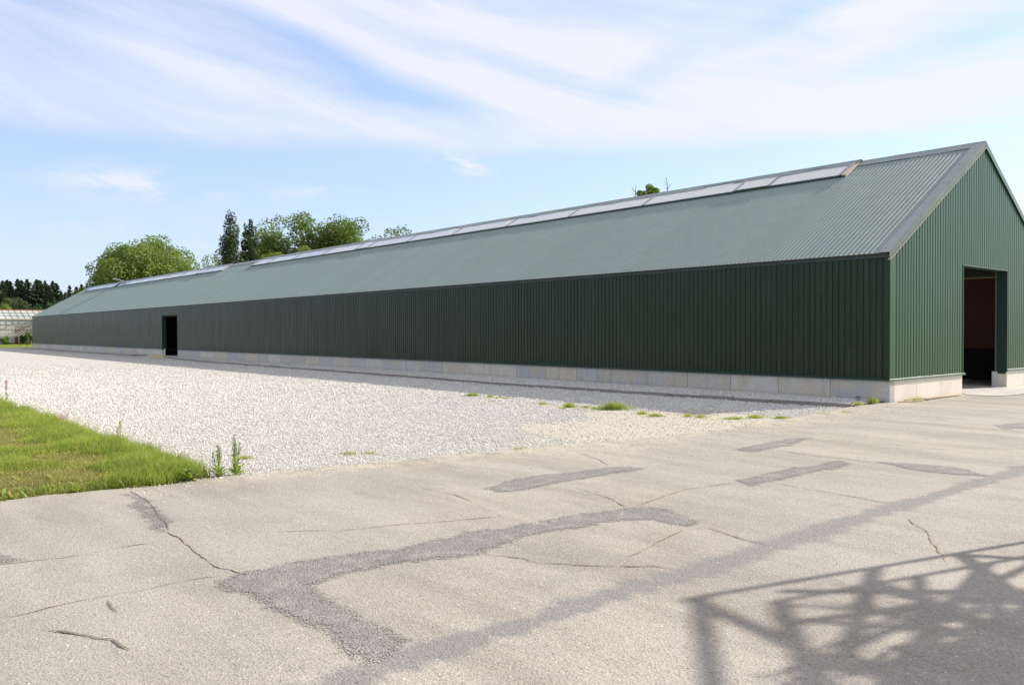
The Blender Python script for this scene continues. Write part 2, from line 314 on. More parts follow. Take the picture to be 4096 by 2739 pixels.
def pane_fn(t, p, o):
    rn = t.new('ShaderNodeObjectInfo').outputs['Random']; n = t.noise(t.pos(), 1.1, 4)
    t.put(p.inputs['Base Color'], t.mix(t.ramp(t.math('ADD', n, t.math('MULTIPLY', rn, .2)), .3, .9), (.97, .97, .97), (.92, .92, .93))); p.inputs['Roughness'].default_value = .12; p.inputs['Specular IOR Level'].default_value = 1.0; p.inputs['Coat Weight'].default_value = 1.0; p.inputs['Coat IOR'].default_value = 2.0
    tr = t.new('ShaderNodeBsdfTranslucent', {'Color': (.85, .86, .9, 1)}); mx = t.new('ShaderNodeMixShader', {0: .22}); t.l.new(p.outputs[0], mx.inputs[1]); t.l.new(tr.outputs[0], mx.inputs[2]); t.l.new(mx.outputs[0], o.inputs[0])
M_PANE = mat('opal_polycarbonate', pane_fn)
def glass_fn(t, p, o):
    n = t.noise(t.pos(), .25, 4); c = t.mix(t.ramp(n, .42, .62), (.62, .68, .62), (.86, .86, .80))
    t.put(p.inputs['Base Color'], c); p.inputs['Roughness'].default_value = .3
    tr = t.new('ShaderNodeBsdfTransparent', {'Color': (.9, .95, .93, 1)}); mx = t.new('ShaderNodeMixShader', {0: .28}); t.l.new(p.outputs[0], mx.inputs[1]); t.l.new(tr.outputs[0], mx.inputs[2]); t.l.new(mx.outputs[0], o.inputs[0])
M_GLASS = mat('hazy_greenhouse_glass', glass_fn)

DATA = json.loads('''{"patches":[[[3.467,-17.968],[3.403,-17.797],[3.467,-17.554],[3.467,-17.232],[3.514,-16.794],[3.633,-16.411],[3.494,-15.853],[3.65,-15.429],[3.674,-14.738],[3.829,-13.972],[4.094,-13.822],[4.626,-13.977],[4.631,-14.179],[4.304,-14.211],[4.088,-14.458],[4.028,-14.92],[3.914,-15.299],[4.023,-15.749],[4.152,-16.18],[3.988,-16.652],[3.94,-17.011],[3.991,-17.366],[4.072,-17.578],[4.478,-17.663],[4.854,-17.658],[5.328,-17.651],[5.44,-17.81],[5.434,-17.996],[5.268,-18.008],[4.974,-17.957],[4.609,-17.94],[4.159,-17.965],[3.847,-17.981],[3.665,-18.045]],[[2.117,-14.438],[1.907,-14.071],[1.82,-13.51],[1.951,-12.886],[2.119,-12.086],[2.362,-12.069],[2.349,-12.674],[2.278,-13.435],[2.375,-14.144],[2.31,-14.409]],[[3.706,-11.98],[3.632,-11.215],[3.66,-10.335],[3.688,-9.589],[3.912,-9.727],[3.941,-10.623],[3.947,-11.534],[3.916,-12.031]],[[2.147,-9.772],[2.086,-8.982],[1.991,-8.066],[2.169,-7.698],[2.409,-8.766],[2.444,-9.771]],[[4.058,-9.227],[4.395,-9.068],[4.895,-8.932],[5.497,-9.325],[5.217,-9.506],[4.611,-9.564]],[[-0.378,-17.587],[0.109,-17.569],[1.018,-17.633],[1.444,-17.697],[1.753,-17.846],[1.533,-17.852],[1.014,-17.753],[0.404,-17.697]],[[1.594,-19.153],[1.739,-19.026],[1.925,-18.983],[1.995,-19.067],[1.981,-19.207]],[[3.558,-3.478],[3.7,-2.431],[4.079,-2.346],[4.312,-3.152],[3.84,-3.886]]],"stain":[[5.575,-18.394],[5.556,-18.068],[5.534,-17.702],[5.53,-17.338],[5.563,-16.749],[5.508,-16.0],[5.593,-15.283],[5.568,-14.69],[5.52,-13.627],[5.515,-12.405],[5.548,-10.974],[5.581,-8.461],[5.816,-4.15]],"cracks":[[[1.729,-17.801],[2.376,-17.852],[2.925,-17.91],[3.144,-17.925],[3.286,-17.848],[3.462,-17.861]],[[3.696,-19.216],[3.762,-19.194],[3.88,-19.08],[4.026,-18.997],[4.174,-18.93],[4.312,-18.92],[4.443,-18.894]],[[4.73,-14.117],[5.233,-14.186],[5.533,-14.233]],[[4.165,-16.145],[4.448,-16.069],[4.692,-15.972],[5.074,-15.657],[5.296,-15.419],[5.429,-15.353]],[[2.708,-13.648],[3.207,-13.752],[3.786,-13.99]],[[3.892,-11.725],[4.726,-11.766],[5.472,-11.843]],[[2.712,-9.334],[3.146,-9.425],[3.768,-9.383],[4.092,-9.301]],[[5.779,-12.387],[6.146,-12.743],[6.466,-13.267],[6.657,-13.626]],[[1.492,-14.955],[2.027,-14.918],[2.562,-15.004]],[[0.755,-11.684],[1.395,-11.899],[1.901,-12.227]],[[2.383,-17.053],[2.749,-16.56],[3.028,-15.805],[3.22,-15.172]],[[4.677,-14.302],[4.909,-14.948],[4.985,-15.359]],[[2.271,-3.201],[3.344,-3.719],[4.251,-4.197]],[[-0.409,-17.51],[0.334,-17.548],[1.729,-17.801]],[[3.788,-13.926],[3.567,-12.785],[3.706,-11.98]],[[3.371,-19.334],[3.39,-19.217],[3.338,-19.083],[3.325,-18.933],[3.304,-18.736],[3.327,-18.581],[3.343,-18.43],[3.336,-18.244],[3.341,-18.066],[3.379,-17.964]],[[3.379,-18.725],[3.604,-18.754],[3.79,-18.766]],[[3.79,-18.766],[3.795,-18.558],[3.747,-18.351],[3.818,-18.22],[3.841,-18.067]],[[2.968,-19.045],[3.162,-19.073],[3.341,-19.08]],[[2.235,-18.907],[2.33,-18.894],[2.51,-18.902]],[[2.343,-18.751],[2.581,-18.76]],[[1.99,-19.124],[2.01,-18.936],[2.088,-18.708],[2.055,-18.35],[2.101,-17.987]]],"kerb":[[-16.736,-2.3],[-11.479,-2.616],[-7.246,-2.266],[-4.319,-2.108],[-1.862,-1.889],[-0.003,-1.672]],"kerbfar":[[-37.181,-2.076],[-41.364,-1.904],[-49.905,-1.149],[-56.761,-0.719],[-66.925,-1.61],[-85.785,-1.531],[-97.432,-0.892]],"edge":[[-0.817,-18.929],[-0.74,-18.708],[-0.74,-18.469],[-0.79,-18.168],[-0.676,-17.89],[-0.627,-17.449],[-0.557,-17.087],[-0.699,-16.738],[-0.739,-16.513],[-0.605,-16.13],[-0.591,-15.678],[-0.544,-15.216],[-0.494,-14.73],[-0.362,-14.128],[-0.324,-13.421],[-0.228,-12.864],[-0.093,-12.308],[0.105,-11.223],[0.389,-9.451],[0.442,-6.982],[0.236,-4.452],[-0.217,-1.286]],"lawn":[[-20.591,-16.602],[-15.547,-16.455],[-13.829,-16.442],[-11.017,-16.493],[-8.698,-16.468],[-6.651,-16.482],[-4.845,-16.59],[-3.596,-16.613],[-2.64,-16.596],[-1.755,-16.593],[-1.1,-16.597],[-0.771,-16.686]],"tufts":[[-8.824,-6.171,34,10],[-8.127,-6.094,10,9],[-7.721,-6.09,10,5],[-7.483,-6.045,12,5],[-6.978,-6.942,12,4],[-5.639,-6.417,12,6],[-4.616,-6.532,22,14],[-4.398,-6.96,16,6],[-3.535,-6.161,80,20],[-4.274,-6.321,12,7],[-3.899,-6.403,16,5],[-2.433,-6.461,20,8],[-1.941,-6.617,34,8],[-1.187,-6.045,20,7],[-1.48,-6.102,12,8],[-0.529,-5.834,50,6],[-0.379,-5.274,40,8],[0.03,-4.948,36,6],[0.275,-3.72,36,5],[0.451,-3.093,16,6],[-0.114,-0.64,16,16],[-0.072,-1.47,12,9],[-1.416,-14.21,8,9],[-1.302,-13.948,18,5],[-2.027,-15.539,28,9],[-0.43,-15.087,14,6],[-0.173,-11.978,16,5],[0.12,-11.929,10,6],[0.403,-11.746,20,4]],"plants":[[-14.366,-16.495],[-8.079,-16.561],[-4.045,-16.643],[-0.729,-16.41],[-0.832,-16.149],[-0.658,-16.778],[-13.589,-16.527]],"conc_apron":[[-0.048,4.492],[0.689,3.3],[0.999,3.25],[1.138,3.404],[1.132,4.398],[1.243,5.584]],"planks":[[-0.004,0.23],[0.109,0.542],[0.17,1.181],[0.231,1.642],[0.36,2.812],[0.159,3.91]],"stub":[[-0.599,-0.365]]}''')

# ------------------------------------------------------------------ ground
g = MB(); g.add([(-2500, -2500, -.07), (2500, -2500, -.07), (2500, 2500, -.07), (-2500, 2500, -.07)], [(0, 1, 2, 3)])
g.build('ground', M_FIELD, kind='structure')
edge = np.array(DATA['edge']); edge = edge[np.argsort(edge[:, 1])]
def edge_x(y):
    y = np.asarray(y, float)
    e = np.interp(y, np.r_[-60, edge[:, 1], 0.0, 60], np.r_[-1.6, edge[:, 0], -.32, -.32])
    return e + (fbm(y * 0, y, 3.0, 3) - .5) * .16 + (fbm(y * 0, y, 12.0, 5) - .5) * .06
def grid_axis(fa, fb, st, lo, hi):
    a = list(np.arange(fa, fb, st)); x = fb; s_ = st
    while x < hi: a.append(x); s_ *= 1.25; x += s_
    a.append(hi)
    if lo < fa:
        b = []; x = fa; s_ = st
        while True:
            s_ *= 1.25; x -= s_
            if x <= lo: break
            b.append(x)
        a = [lo] + b[::-1] + a
    return np.array(a)
def grid_faces(nx, ny):
    i = np.arange(nx - 1)[:, None] * ny + np.arange(ny - 1)[None]; i = i.ravel()
    return np.stack([i, i + ny, i + ny + 1, i + 1], 1)
ux = np.r_[grid_axis(0, 9.5, .08, 0, 70)]; uy = grid_axis(-19.5, 0, .08, -70, 70)
UX, UY = np.meshgrid(ux, uy, indexing='ij'); EX = edge_x(uy)[None, :]; X = EX + UX; Y = UY
ridge_off = (fbm(X, Y, .35, 2, 3) - .5) * .03 * np.clip(UX, 0, 1)
st = np.array(DATA['stain'])
def dist_poly(px, py, L):
    d = np.full(px.shape, 1e9)
    for a, b in zip(L[:-1], L[1:]):
        ax, ay = a; bx, by = b; t = np.clip(((px - ax) * (bx - ax) + (py - ay) * (by - ay)) / ((bx - ax) ** 2 + (by - ay) ** 2), 0, 1)
        d = np.minimum(d, np.hypot(px - ax - t * (bx - ax), py - ay - t * (by - ay)))
    return d
dst = dist_poly(X, Y, st); wd = .05 + .32 * fbm(X, Y, .8, 8, 3)
sand = np.clip(1 - UX / (1.5 * fbm(X, Y, .4, 9, 2) + .15), 0, 1) * np.clip((Y + 17.4) / 1.5, .25, 1)
V = np.stack([X, Y, ridge_off * 0], -1).reshape(-1, 3)
me = nmesh('road', V, grid_faces(len(ux), len(uy)), M_ROAD, True)
fattr(me, 'stain', np.clip(1.05 - dst / wd, 0, 1)); fattr(me, 'sand', sand)
road = link('road', me, kind='structure')
# broken asphalt rim: a low lip under the road's edge
sk = MB(); ys = np.arange(-30, 0, .1); ex = edge_x(ys)
for i in range(len(ys) - 1):
    sk.add([(ex[i] - .02, ys[i], -.06), (ex[i + 1] - .02, ys[i + 1], -.06), (ex[i + 1] + .001, ys[i + 1], -.001), (ex[i] + .001, ys[i], -.001)], [(0, 3, 2, 1)])
sk.build('road_rim', M_CRACK, road)
# coarse chip patches, each its own sheet 4 mm above the road
def refine(poly, st_=.04, amp=.05, seed=0):
    out = []; P_ = np.array(poly); n = len(P_)
    for i in range(n):
        a, b = P_[i], P_[(i + 1) % n]; L_ = np.hypot(*(b - a)); k = max(1, int(L_ / st_))
        for j in range(k):
            q = a + (b - a) * j / k; out.append(q)
    out = np.array(out); nx_ = fbm(out[:, 0], out[:, 1], 3, seed, 5) - .5; ny_ = fbm(out[:, 0], out[:, 1], 3, seed + 5, 5) - .5
    return out + np.stack([nx_, ny_], 1) * amp * 2 + rng.normal(0, .010, out.shape)
for i, pl in enumerate(DATA['patches']):
    r = refine(pl, .05, .11, i); x0, y0 = r.min(0) - .2; x1, y1 = r.max(0) + .2; gxs = np.arange(x0, x1, .05); gys = np.arange(y0, y1, .05); PX, PY = np.meshgrid(gxs, gys, indexing='ij')
    ins = np.zeros(PX.shape, bool)
    for a_, b_ in zip(r, np.roll(r, -1, 0)):
        c_ = ((a_[1] > PY) != (b_[1] > PY)) & (PX < (b_[0] - a_[0]) * (PY - a_[1]) / (b_[1] - a_[1] + 1e-12) + a_[0]); ins ^= c_
    sd = dist_poly(PX, PY, np.vstack([r, r[:1]])); sd = np.where(ins, sd, -sd); F_ = grid_faces(len(gxs), len(gys)); F_ = F_[(sd.ravel()[F_] > -.16).any(1)]
    us_, inv = np.unique(F_, return_inverse=True); Vp = np.stack([PX.ravel(), PY.ravel(), np.full(PX.size, .004)], 1)[us_]
    me = nmesh('chip_patch', Vp, inv.reshape(F_.shape), M_PATCH); fattr(me, 'inside', sd.ravel()[us_]); link('chip_patch', me, road)
light_cr = {0, 7, 8, 10, 11, 14, 15, 18, 21}
for i, L_ in enumerate(DATA['cracks']):
    if i >= 17 and i in (17, 18, 19, 20) and np.hypot(*(np.array(L_[0]) - np.array(L_[-1]))) < .9: continue
    P_ = np.array(L_); seg = np.hypot(*np.diff(P_, axis=0).T); s_ = np.r_[0, np.cumsum(seg)]; n = max(14, int(s_[-1] / .02)); u = np.linspace(0, s_[-1], n)
    c = np.stack([np.interp(u, s_, P_[:, 0]), np.interp(u, s_, P_[:, 1])], 1)
    off = np.stack([fbm(u * 0 + i, u, 3, i, 4) - .5, fbm(u * 0 + i, u, 3, i + 40, 4) - .5], 1) * .10; c = c + off + rng.normal(0, .0035, off.shape) * np.minimum(1, np.minimum(u, s_[-1] - u) / .3)[:, None]
    d = np.gradient(c, axis=0); d /= np.linalg.norm(d, axis=1)[:, None]; nr = np.stack([-d[:, 1], d[:, 0]], 1)
    base = .0055 if i in light_cr else .0050
    if i == 1: base = .0065
    if i == 0: base = .0065
    wv = base * np.clip(-.35 + 2.7 * fbm(u * 0 + i, u, 9, i + 9, 3), .12, 2) * np.minimum(1, np.minimum(u, s_[-1] - u) / .15 + .15)
    a = c + nr * wv[:, None]; b = c - nr * wv[:, None]
    vv = [(x, y, .008 if i in (2,) else .0065) for x, y in a] + [(x, y, .008 if i in (2,) else .0065) for x, y in b]
    MB().add(vv, [(k, n + k, n + k + 1, k + 1) for k in range(n - 1)]).build('crack', M_CRACKL if i in light_cr else M_CRACK, road)

# gravel yard
def sand_mask(x, y):
    m_ = np.exp(-(((x + .9) / 2.3) ** 2 + ((y + 8.2) / 3.9) ** 2)) * 1.5 + np.exp(-(((x + 3.5) / 4.5) ** 2 + ((y + 6.6) / .7) ** 2)) * .8
    return np.clip((m_ * (.45 + 1.1 * fbm(x, y, .9, 11, 4)) - .50) * 2.2, 0, 1)
gx = grid_axis(-14, 1.2, .12, -104, 1.2); gy = grid_axis(-17.4, 0.2, .12, -40, .2)
GX, GY = np.meshgrid(gx, gy, indexing='ij')
GZ = -.035 + (fbm(GX, GY, .8, 21, 3) - .5) * .022
V = np.stack([GX, GY, GZ], -1).reshape(-1, 3)
me = nmesh('gravel_yard', V, grid_faces(len(gx), len(gy)), M_GRAVEL, True); fattr(me, 'sand', sand_mask(GX, GY))
gravel = link('gravel_yard', me, kind='structure')
# kerb line and the raised gravel strip at the wall's foot
kp = [(-.15, -1.62), (-1.9, -1.90), (-4.3, -2.11), (-7.2, -2.30), (-11.5, -2.56), (-16.7, -2.36), (-26, -2.15), (-37.2, -2.05), (-41.5, -1.9), (-47, -1.45), (-51.0, -1.0)]
kq = [(-58.5, -.95), (-67, -1.35), (-80, -1.4), (-92, -1.15), (-103, -.95)]
def along(P_, st_):
    P_ = np.array(P_); seg = np.hypot(*np.diff(P_, axis=0).T); s_ = np.r_[0, np.cumsum(seg)]; u = np.arange(0, s_[-1], st_)
    return np.stack([np.interp(u, s_, P_[:, 0]), np.interp(u, s_, P_[:, 1])], 1)
kerb = link('kerb', None, kind='structure'); kerb.empty_display_size = .1
for path in (kp, kq):
    pts = along(path, 1.0)
    for i in range(len(pts) - 1):
        a, b = Vector((*pts[i], 0)), Vector((*pts[i + 1], 0)); d = (b - a).normalized(); z = .058 + rng.normal(0, .006); jy = rng.normal(0, .010); nrm = Vector((-d.y, d.x, 0)) * jy
        MB().bar(a + d * .006 + nrm + Vector((0, 0, z - .09)), b - d * .006 + nrm + Vector((0, 0, z - .09)), .08, .18).build('kerbstone', M_KERB, kerb)
def strip_z(x): return .03
sv = []; sf = []
for path in (kp, kq):
    pts = along(path, .5); o = len(sv)
    for i, (x, y) in enumerate(pts): sv += [(x, y - .01, .022), (x, .04, .045)]
    for i in range(len(pts) - 1): sf.append((o + 2 * i, o + 2 * i + 2, o + 2 * i + 3, o + 2 * i + 1))
me = MB().add(sv, sf).mesh('gravel_strip', M_GRAVEL); me.update()
if me.polygons[0].normal.z < 0: me.flip_normals()
strip = link('gravel_strip', me, kind='structure')
MB().box((-105.2, -40, -.04), (-104.2, 30, .03)).build('path', M_CONC, kind='structure')
# scattered limestone chips (real stones)
def make_stone(i):
    import bmesh
    bm = bmesh.new(); bmesh.ops.create_icosphere(bm, subdivisions=1, radius=1.0); r = np.random.default_rng(i)
    for v in bm.verts: v.co *= r.uniform(.68, 1.15)
    sc = r.uniform(.6, 1.2, 3); sc[2] *= .7
    for v in bm.verts: v.co = Vector((v.co.x * sc[0], v.co.y * sc[1], v.co.z * sc[2]))
    me_ = bpy.data.meshes.new('gravel_chip'); bm.to_mesh(me_); bm.free(); me_.materials.append(M_STONE); return me_
scol = bpy.data.collections.new('chip_library')
for i in range(6): scol.objects.link(bpy.data.objects.new('gravel_chip', make_stone(i)))
def scatter(name, pts, scale, label_kind='stuff'):
    me_ = bpy.data.meshes.new(name); me_.vertices.add(len(pts)); me_.vertices.foreach_set('co', np.asarray(pts, np.float32).ravel()); me_.update(); fattr(me_, 'size', scale)
    o = link(name, me_, kind=label_kind)
    ng = bpy.data.node_groups.new(name + '_nodes', 'GeometryNodeTree'); ng.interface.new_socket('Geometry', in_out='INPUT', socket_type='NodeSocketGeometry'); ng.interface.new_socket('Geometry', in_out='OUTPUT', socket_type='NodeSocketGeometry')
    n = ng.nodes; l = ng.links; gi = n.new('NodeGroupInput'); go = n.new('NodeGroupOutput'); ip = n.new('GeometryNodeInstanceOnPoints'); ci = n.new('GeometryNodeCollectionInfo')
    ci.inputs['Collection'].default_value = scol; ci.inputs['Separate Children'].default_value = True; ci.inputs['Reset Children'].default_value = True
    rv = n.new('FunctionNodeRandomValue'); rv.data_type = 'FLOAT_VECTOR'; rv.inputs['Max'].default_value = (6.28, 6.28, 6.28); na = n.new('GeometryNodeInputNamedAttribute'); na.data_type = 'FLOAT'; na.inputs['Name'].default_value = 'size'
    ip.inputs['Pick Instance'].default_value = True
    l.new(gi.outputs[0], ip.inputs['Points']); l.new(ci.outputs[0], ip.inputs['Instance']); l.new(rv.outputs[0], ip.inputs['Rotation']); l.new(na.outputs['Attribute'], ip.inputs['Scale']); l.new(ip.outputs[0], go.inputs[0])
    md = o.modifiers.new('scatter', 'NODES'); md.node_group = ng; return o
camxy = np.array([CAM.x, CAM.y]); F2 = np.array([FV.x, FV.y]); R2 = np.array([RV.x, RV.y])
def in_view(x, y, mg=.12):
    d = (x - camxy[0]) * F2[0] + (y - camxy[1]) * F2[1]; r = (x - camxy[0]) * R2[0] + (y - camxy[1]) * R2[1]
    return (d > 1) & (np.abs(r) < (.625 + mg) * d + .6), d
N = 2200000
x = 1.0 - 45 * rng.random(N) ** 1.35; y = rng.uniform(-16.9, 0, N); ok, d = in_view(x, y)
dens = np.clip(1600 * (11 / np.maximum(d, 6)) ** 1.9, 0, 1900) / (N / (45 * 16.9)) * (1.35 * ((1 - x) / 45) ** (1 - 1 / 1.35))
dens *= np.clip((x + 46) / 20, 0, 1) * np.clip(.45 + 1.3 * fbm(x * .35, y, .8, 51, 4), .35, 1); dens *= 1 - .93 * sand_mask(x, y); dens *= np.where(fbm(x, y, 1.3, 31, 3) < .36, .7, 1)
kx = np.array(kp)[::-1]; yk = np.interp(x, kx[:, 0], kx[:, 1]); xe = edge_x(y)
keep = ok & (rng.random(N) < dens) & (x < xe + .0 - rng.random(N) ** 3 * .02) & ~((np.abs(y - yk) < .055)) & (y < -.03)
x, y, d, yk = x[keep], y[keep], d[keep], yk[keep]
size = rng.uniform(.006, .0155, len(x)) * (1 + .3 * (rng.random(len(x)) > .93)) * np.clip(d / 12, 1, 2.2)
z = np.where(y > yk, .035, -.032 + (fbm(x, y, .8, 21, 3) - .5) * .022) + size * .35
scatter('gravel_stones', np.stack([x, y, z], 1), size)
# stray chips blown on to the asphalt
n = 2600; yy = rng.uniform(-17.5, -.3, n); xx = edge_x(yy) + rng.exponential(.55, n) * np.where((yy > -12), 1.3, .5)
sz = rng.uniform(.004, .012, n); ok, d = in_view(xx, yy); k_ = ok & (xx < 4)
scatter('stray_chips', np.stack([xx, yy, sz * .4], 1)[k_], sz[k_])
n = 900; xx = rng.uniform(0.6, 10, n); yy = rng.uniform(-18.5, -1, n); sz = rng.uniform(.002, .006, n); ok, d = in_view(xx, yy)
scatter('road_grit', np.stack([xx, yy, sz * .4], 1)[ok], sz[ok])

# ------------------------------------------------------------------ lawn
def blades(x, y, z, h, wdt, lean, tone, name, mt, parent=None, **kw):
    n = len(x); a = rng.uniform(0, 2 * np.pi, n); la = rng.uniform(0, 2 * np.pi, n)
    sx = np.cos(a) * wdt / 2; sy = np.sin(a) * wdt / 2; lx = np.cos(la) * lean * h; ly = np.sin(la) * lean * h
    b0 = np.stack([x - sx, y - sy, z], 1); b1 = np.stack([x + sx, y + sy, z], 1)
    m0 = np.stack([x - sx * .8 + lx * .35, y - sy * .8 + ly * .35, z + h * .6], 1); m1 = np.stack([x + sx * .8 + lx * .35, y + sy * .8 + ly * .35, z + h * .6], 1)
    t_ = np.stack([x + lx, y + ly, z + h], 1)
    V_ = np.stack([b0, b1, m1, m0, t_], 1).reshape(-1, 3); o = np.arange(n)[:, None] * 5
    F_ = np.concatenate([o + [0, 1, 2], o + [0, 2, 3], o + [3, 2, 4]], 0)
    me_ = nmesh(name, V_, F_, mt); fattr(me_, 'tone', np.repeat(tone, 5)); return link(name, me_, parent, **kw)
lx_ = np.linspace(-22, -.3, 120); ly_ = np.linspace(-24, -16.35, 50); LX, LY = np.meshgrid(lx_, ly_, indexing='ij')
def lawn_z(x, y): 
    b = np.clip((-16.5 - y + (fbm(x, y * 0, .9, 41, 3) - .5) * .5) / .5, 0, 1); ee = np.clip((edge_x(y) - x) / .4, 0, 1)
    return -.045 + .085 * np.minimum(b, 1) * np.minimum(ee, 1) * (1 + .6 * (fbm(x, y, .5, 42, 3) - .5)) + .03 * np.clip((-16.9 - y) / 2, 0, 1)
me = nmesh('lawn', np.stack([LX, LY, lawn_z(LX, LY) - .004], -1).reshape(-1, 3), grid_faces(120, 50), M_SOIL, True); link('lawn', me, kind='structure')
def lawn_pts(n, x0=-17):
    x = rng.uniform(x0, -.4, n); y = rng.uniform(-21, -16.3, n); ok, d = in_view(x, y, .25)
    top = -16.52 + (fbm(x, y * 0, .9, 41, 3) - .5) * .6 + (fbm(x, y * 0, 3, 43, 4) - .5) * .5 + rng.exponential(.02, n)
    k = ok & (y < top) & (x < edge_x(y) - .01 + rng.normal(0, .02, n)) & (rng.random(n) < np.clip((9.5 / d) ** 1.2, .25, 1)); return x[k], y[k], top[k], d[k]
x, y, top, d = lawn_pts(420000); edged = np.clip(1 - (top - y) / 1.15, 0, 1); ee = np.clip(1 - (edge_x(y) - x) / .5, 0, 1) * .5
mow = fbm(x, y, .8, 44, 3)
tall = np.clip(.16 + edged * 1.2 + ee * .5 + (mow - .5) * 1.3, 0, 1); bare = fbm(x, y, 1.6, 45, 3) > .60
sel = tall > rng.uniform(.18, .55, len(x))
h = (.05 + .12 * tall[sel] * rng.uniform(.4, 1.35, sel.sum()) * (.45 + 1.1 * fbm(x[sel], y[sel], 3.0, 48, 3))) ; 
blades(x[sel], y[sel], lawn_z(x[sel], y[sel]), h, rng.uniform(.004, .008, sel.sum()), rng.uniform(.1, .9, sel.sum()), np.clip(rng.normal(.45, .25, sel.sum()) + .9 * (fbm(x[sel], y[sel], 2.2, 47, 4) - .5), 0, 1), 'tall_grass', M_GRASS, kind='stuff', label='tall green grass fringing the gravel and asphalt')
s2_ = ~sel & ~(bare & (rng.random(len(x)) < .6)); n = s2_.sum()
blades(x[s2_], y[s2_], lawn_z(x[s2_], y[s2_]), rng.uniform(.02, .055, n), rng.uniform(.004, .009, n), rng.uniform(.3, 1.2, n), np.clip(rng.normal(.45 + .3 * (mow[s2_] - .5), .25, n), 0, 1), 'short_grass', M_DRYG, kind='stuff', label='short dry turf of the mown lawn')
# broad-leaved weeds in the turf (dandelion rosettes) and little flowers
def rosette(mb, x, y, z, n, L_, tones):
    for k in range(n):
        a = random.uniform(0, 6.28); l_ = L_ * random.uniform(.6, 1.1); wdd = l_ * random.uniform(.16, .26); up = random.uniform(.25, 1.1); dx, dy = math.cos(a), math.sin(a); px, py = -dy, dx
        p = [(x, y, z)]; 
        for f, ww in ((.35, .7), (.7, 1.0)):
            zz = z + l_ * up * f * (1.3 - .6 * f); cx_, cy_ = x + dx * l_ * f, y + dy * l_ * f; p += [(cx_ + px * wdd * ww / 2, cy_ + py * wdd * ww / 2, zz), (cx_ - px * wdd * ww / 2, cy_ - py * wdd * ww / 2, zz)]
        p.append((x + dx * l_, y + dy * l_, z + l_ * up * .75)); mb.add(p, [(0, 2, 1), (1, 2, 4, 3), (3, 4, 5)]); tones += [random.random()] * 6
def toned(mb, name, mt, tones, parent=None, **kw):
    me_ = mb.mesh(name, mt); fattr(me_, 'tone', tones); return link(name, me_, parent, **kw)
mb = MB(); tones = []
for k in range(260):
    x_ = random.uniform(-12, -.8); y_ = random.uniform(-18.9, -16.8)
    if not in_view(np.array([x_]), np.array([y_]))[0][0] or x_ > edge_x(y_) - .05: continue
    if random.random() < .4: x_ = float(edge_x(y_)) - random.uniform(.0, .25)
    rosette(mb, x_, y_, float(lawn_z(x_, y_)), 7, random.uniform(.05, .13), tones)
toned(mb, 'lawn_weeds', M_WEED, tones, kind='stuff', label='broad-leaved weeds in the lawn')
n = 900; x = rng.uniform(-15, -.75, n); y = -16.5 - rng.exponential(.22, n) + (fbm(x, x * 0, 3, 43, 4) - .5) * .5
ok = (x < edge_x(y) - .02) & (y < -16.35); x, y = x[ok], y[ok]; n = len(x)
blades(x, y, lawn_z(x, y), rng.uniform(.15, .34, n), rng.uniform(.003, .006, n), rng.uniform(.1, .6, n), np.clip(rng.normal(.6, .3, n), 0, 1), 'tall_stalks', M_WEED, kind='stuff', label='thin tall stalks along the gravel edge of the lawn')
mb = MB(); n = 0
for k in range(420):
    x_ = random.uniform(-12, -.8); y_ = random.uniform(-18.9, -16.55)
    if x_ > edge_x(y_) - .05 or random.random() < .72: continue
    z_ = float(lawn_z(x_, y_)) + random.uniform(.05, .13); r_ = random.uniform(.007, .014)
    mb.add([(x_ + r_ * math.cos(q), y_ + r_ * math.sin(q), z_ + .004 * (q % 2)) for q in (0, 1, 2, 3, 4, 5)] + [(x_, y_, z_ - .006)], [(0, 1, 2, 3, 4, 5), (0, 6, 3), (1, 6, 4)])
mb.build('lawn_flowers', M_YFL, kind='stuff', label='tiny yellow flowers dotted over the lawn')

# ------------------------------------------------------------------ weeds and tufts
def tuft(i, x, y, wpx, hpx):
    d = (x - CAM.x) * FV.x + (y - CAM.y) * FV.y; s_ = d / 1875.; W_ = wpx * s_; H_ = max(.03, hpx * s_ * 1.1)
    n = int(np.clip(60 + 900 * W_, 60, 900)); t_ = rng.normal(0, .33, n); px = x + R2[0] * t_ * W_ * .75 + rng.normal(0, .05, n); py = y + R2[1] * t_ * W_ * .75 + rng.normal(0, .05, n)
    h = H_ * rng.uniform(.4, 1.1, n) * np.clip(1.15 - np.abs(t_), .3, 1)
    return px, py, h, n
def tuft_obj(px, py, zz, h, wd_, lean, tone, mt, loc, **kw):
    root = link('grass_tuft', None, loc=loc, **kw); root.empty_display_size = .05
    blades(px - loc[0], py - loc[1], np.full(len(px), zz - loc[2]), h, wd_, lean, tone, 'blades', mt, root, kind='stuff')
names = []
for i, (x, y, wp, hp) in enumerate(DATA['tufts']): names.append((i, x, y, wp, hp))
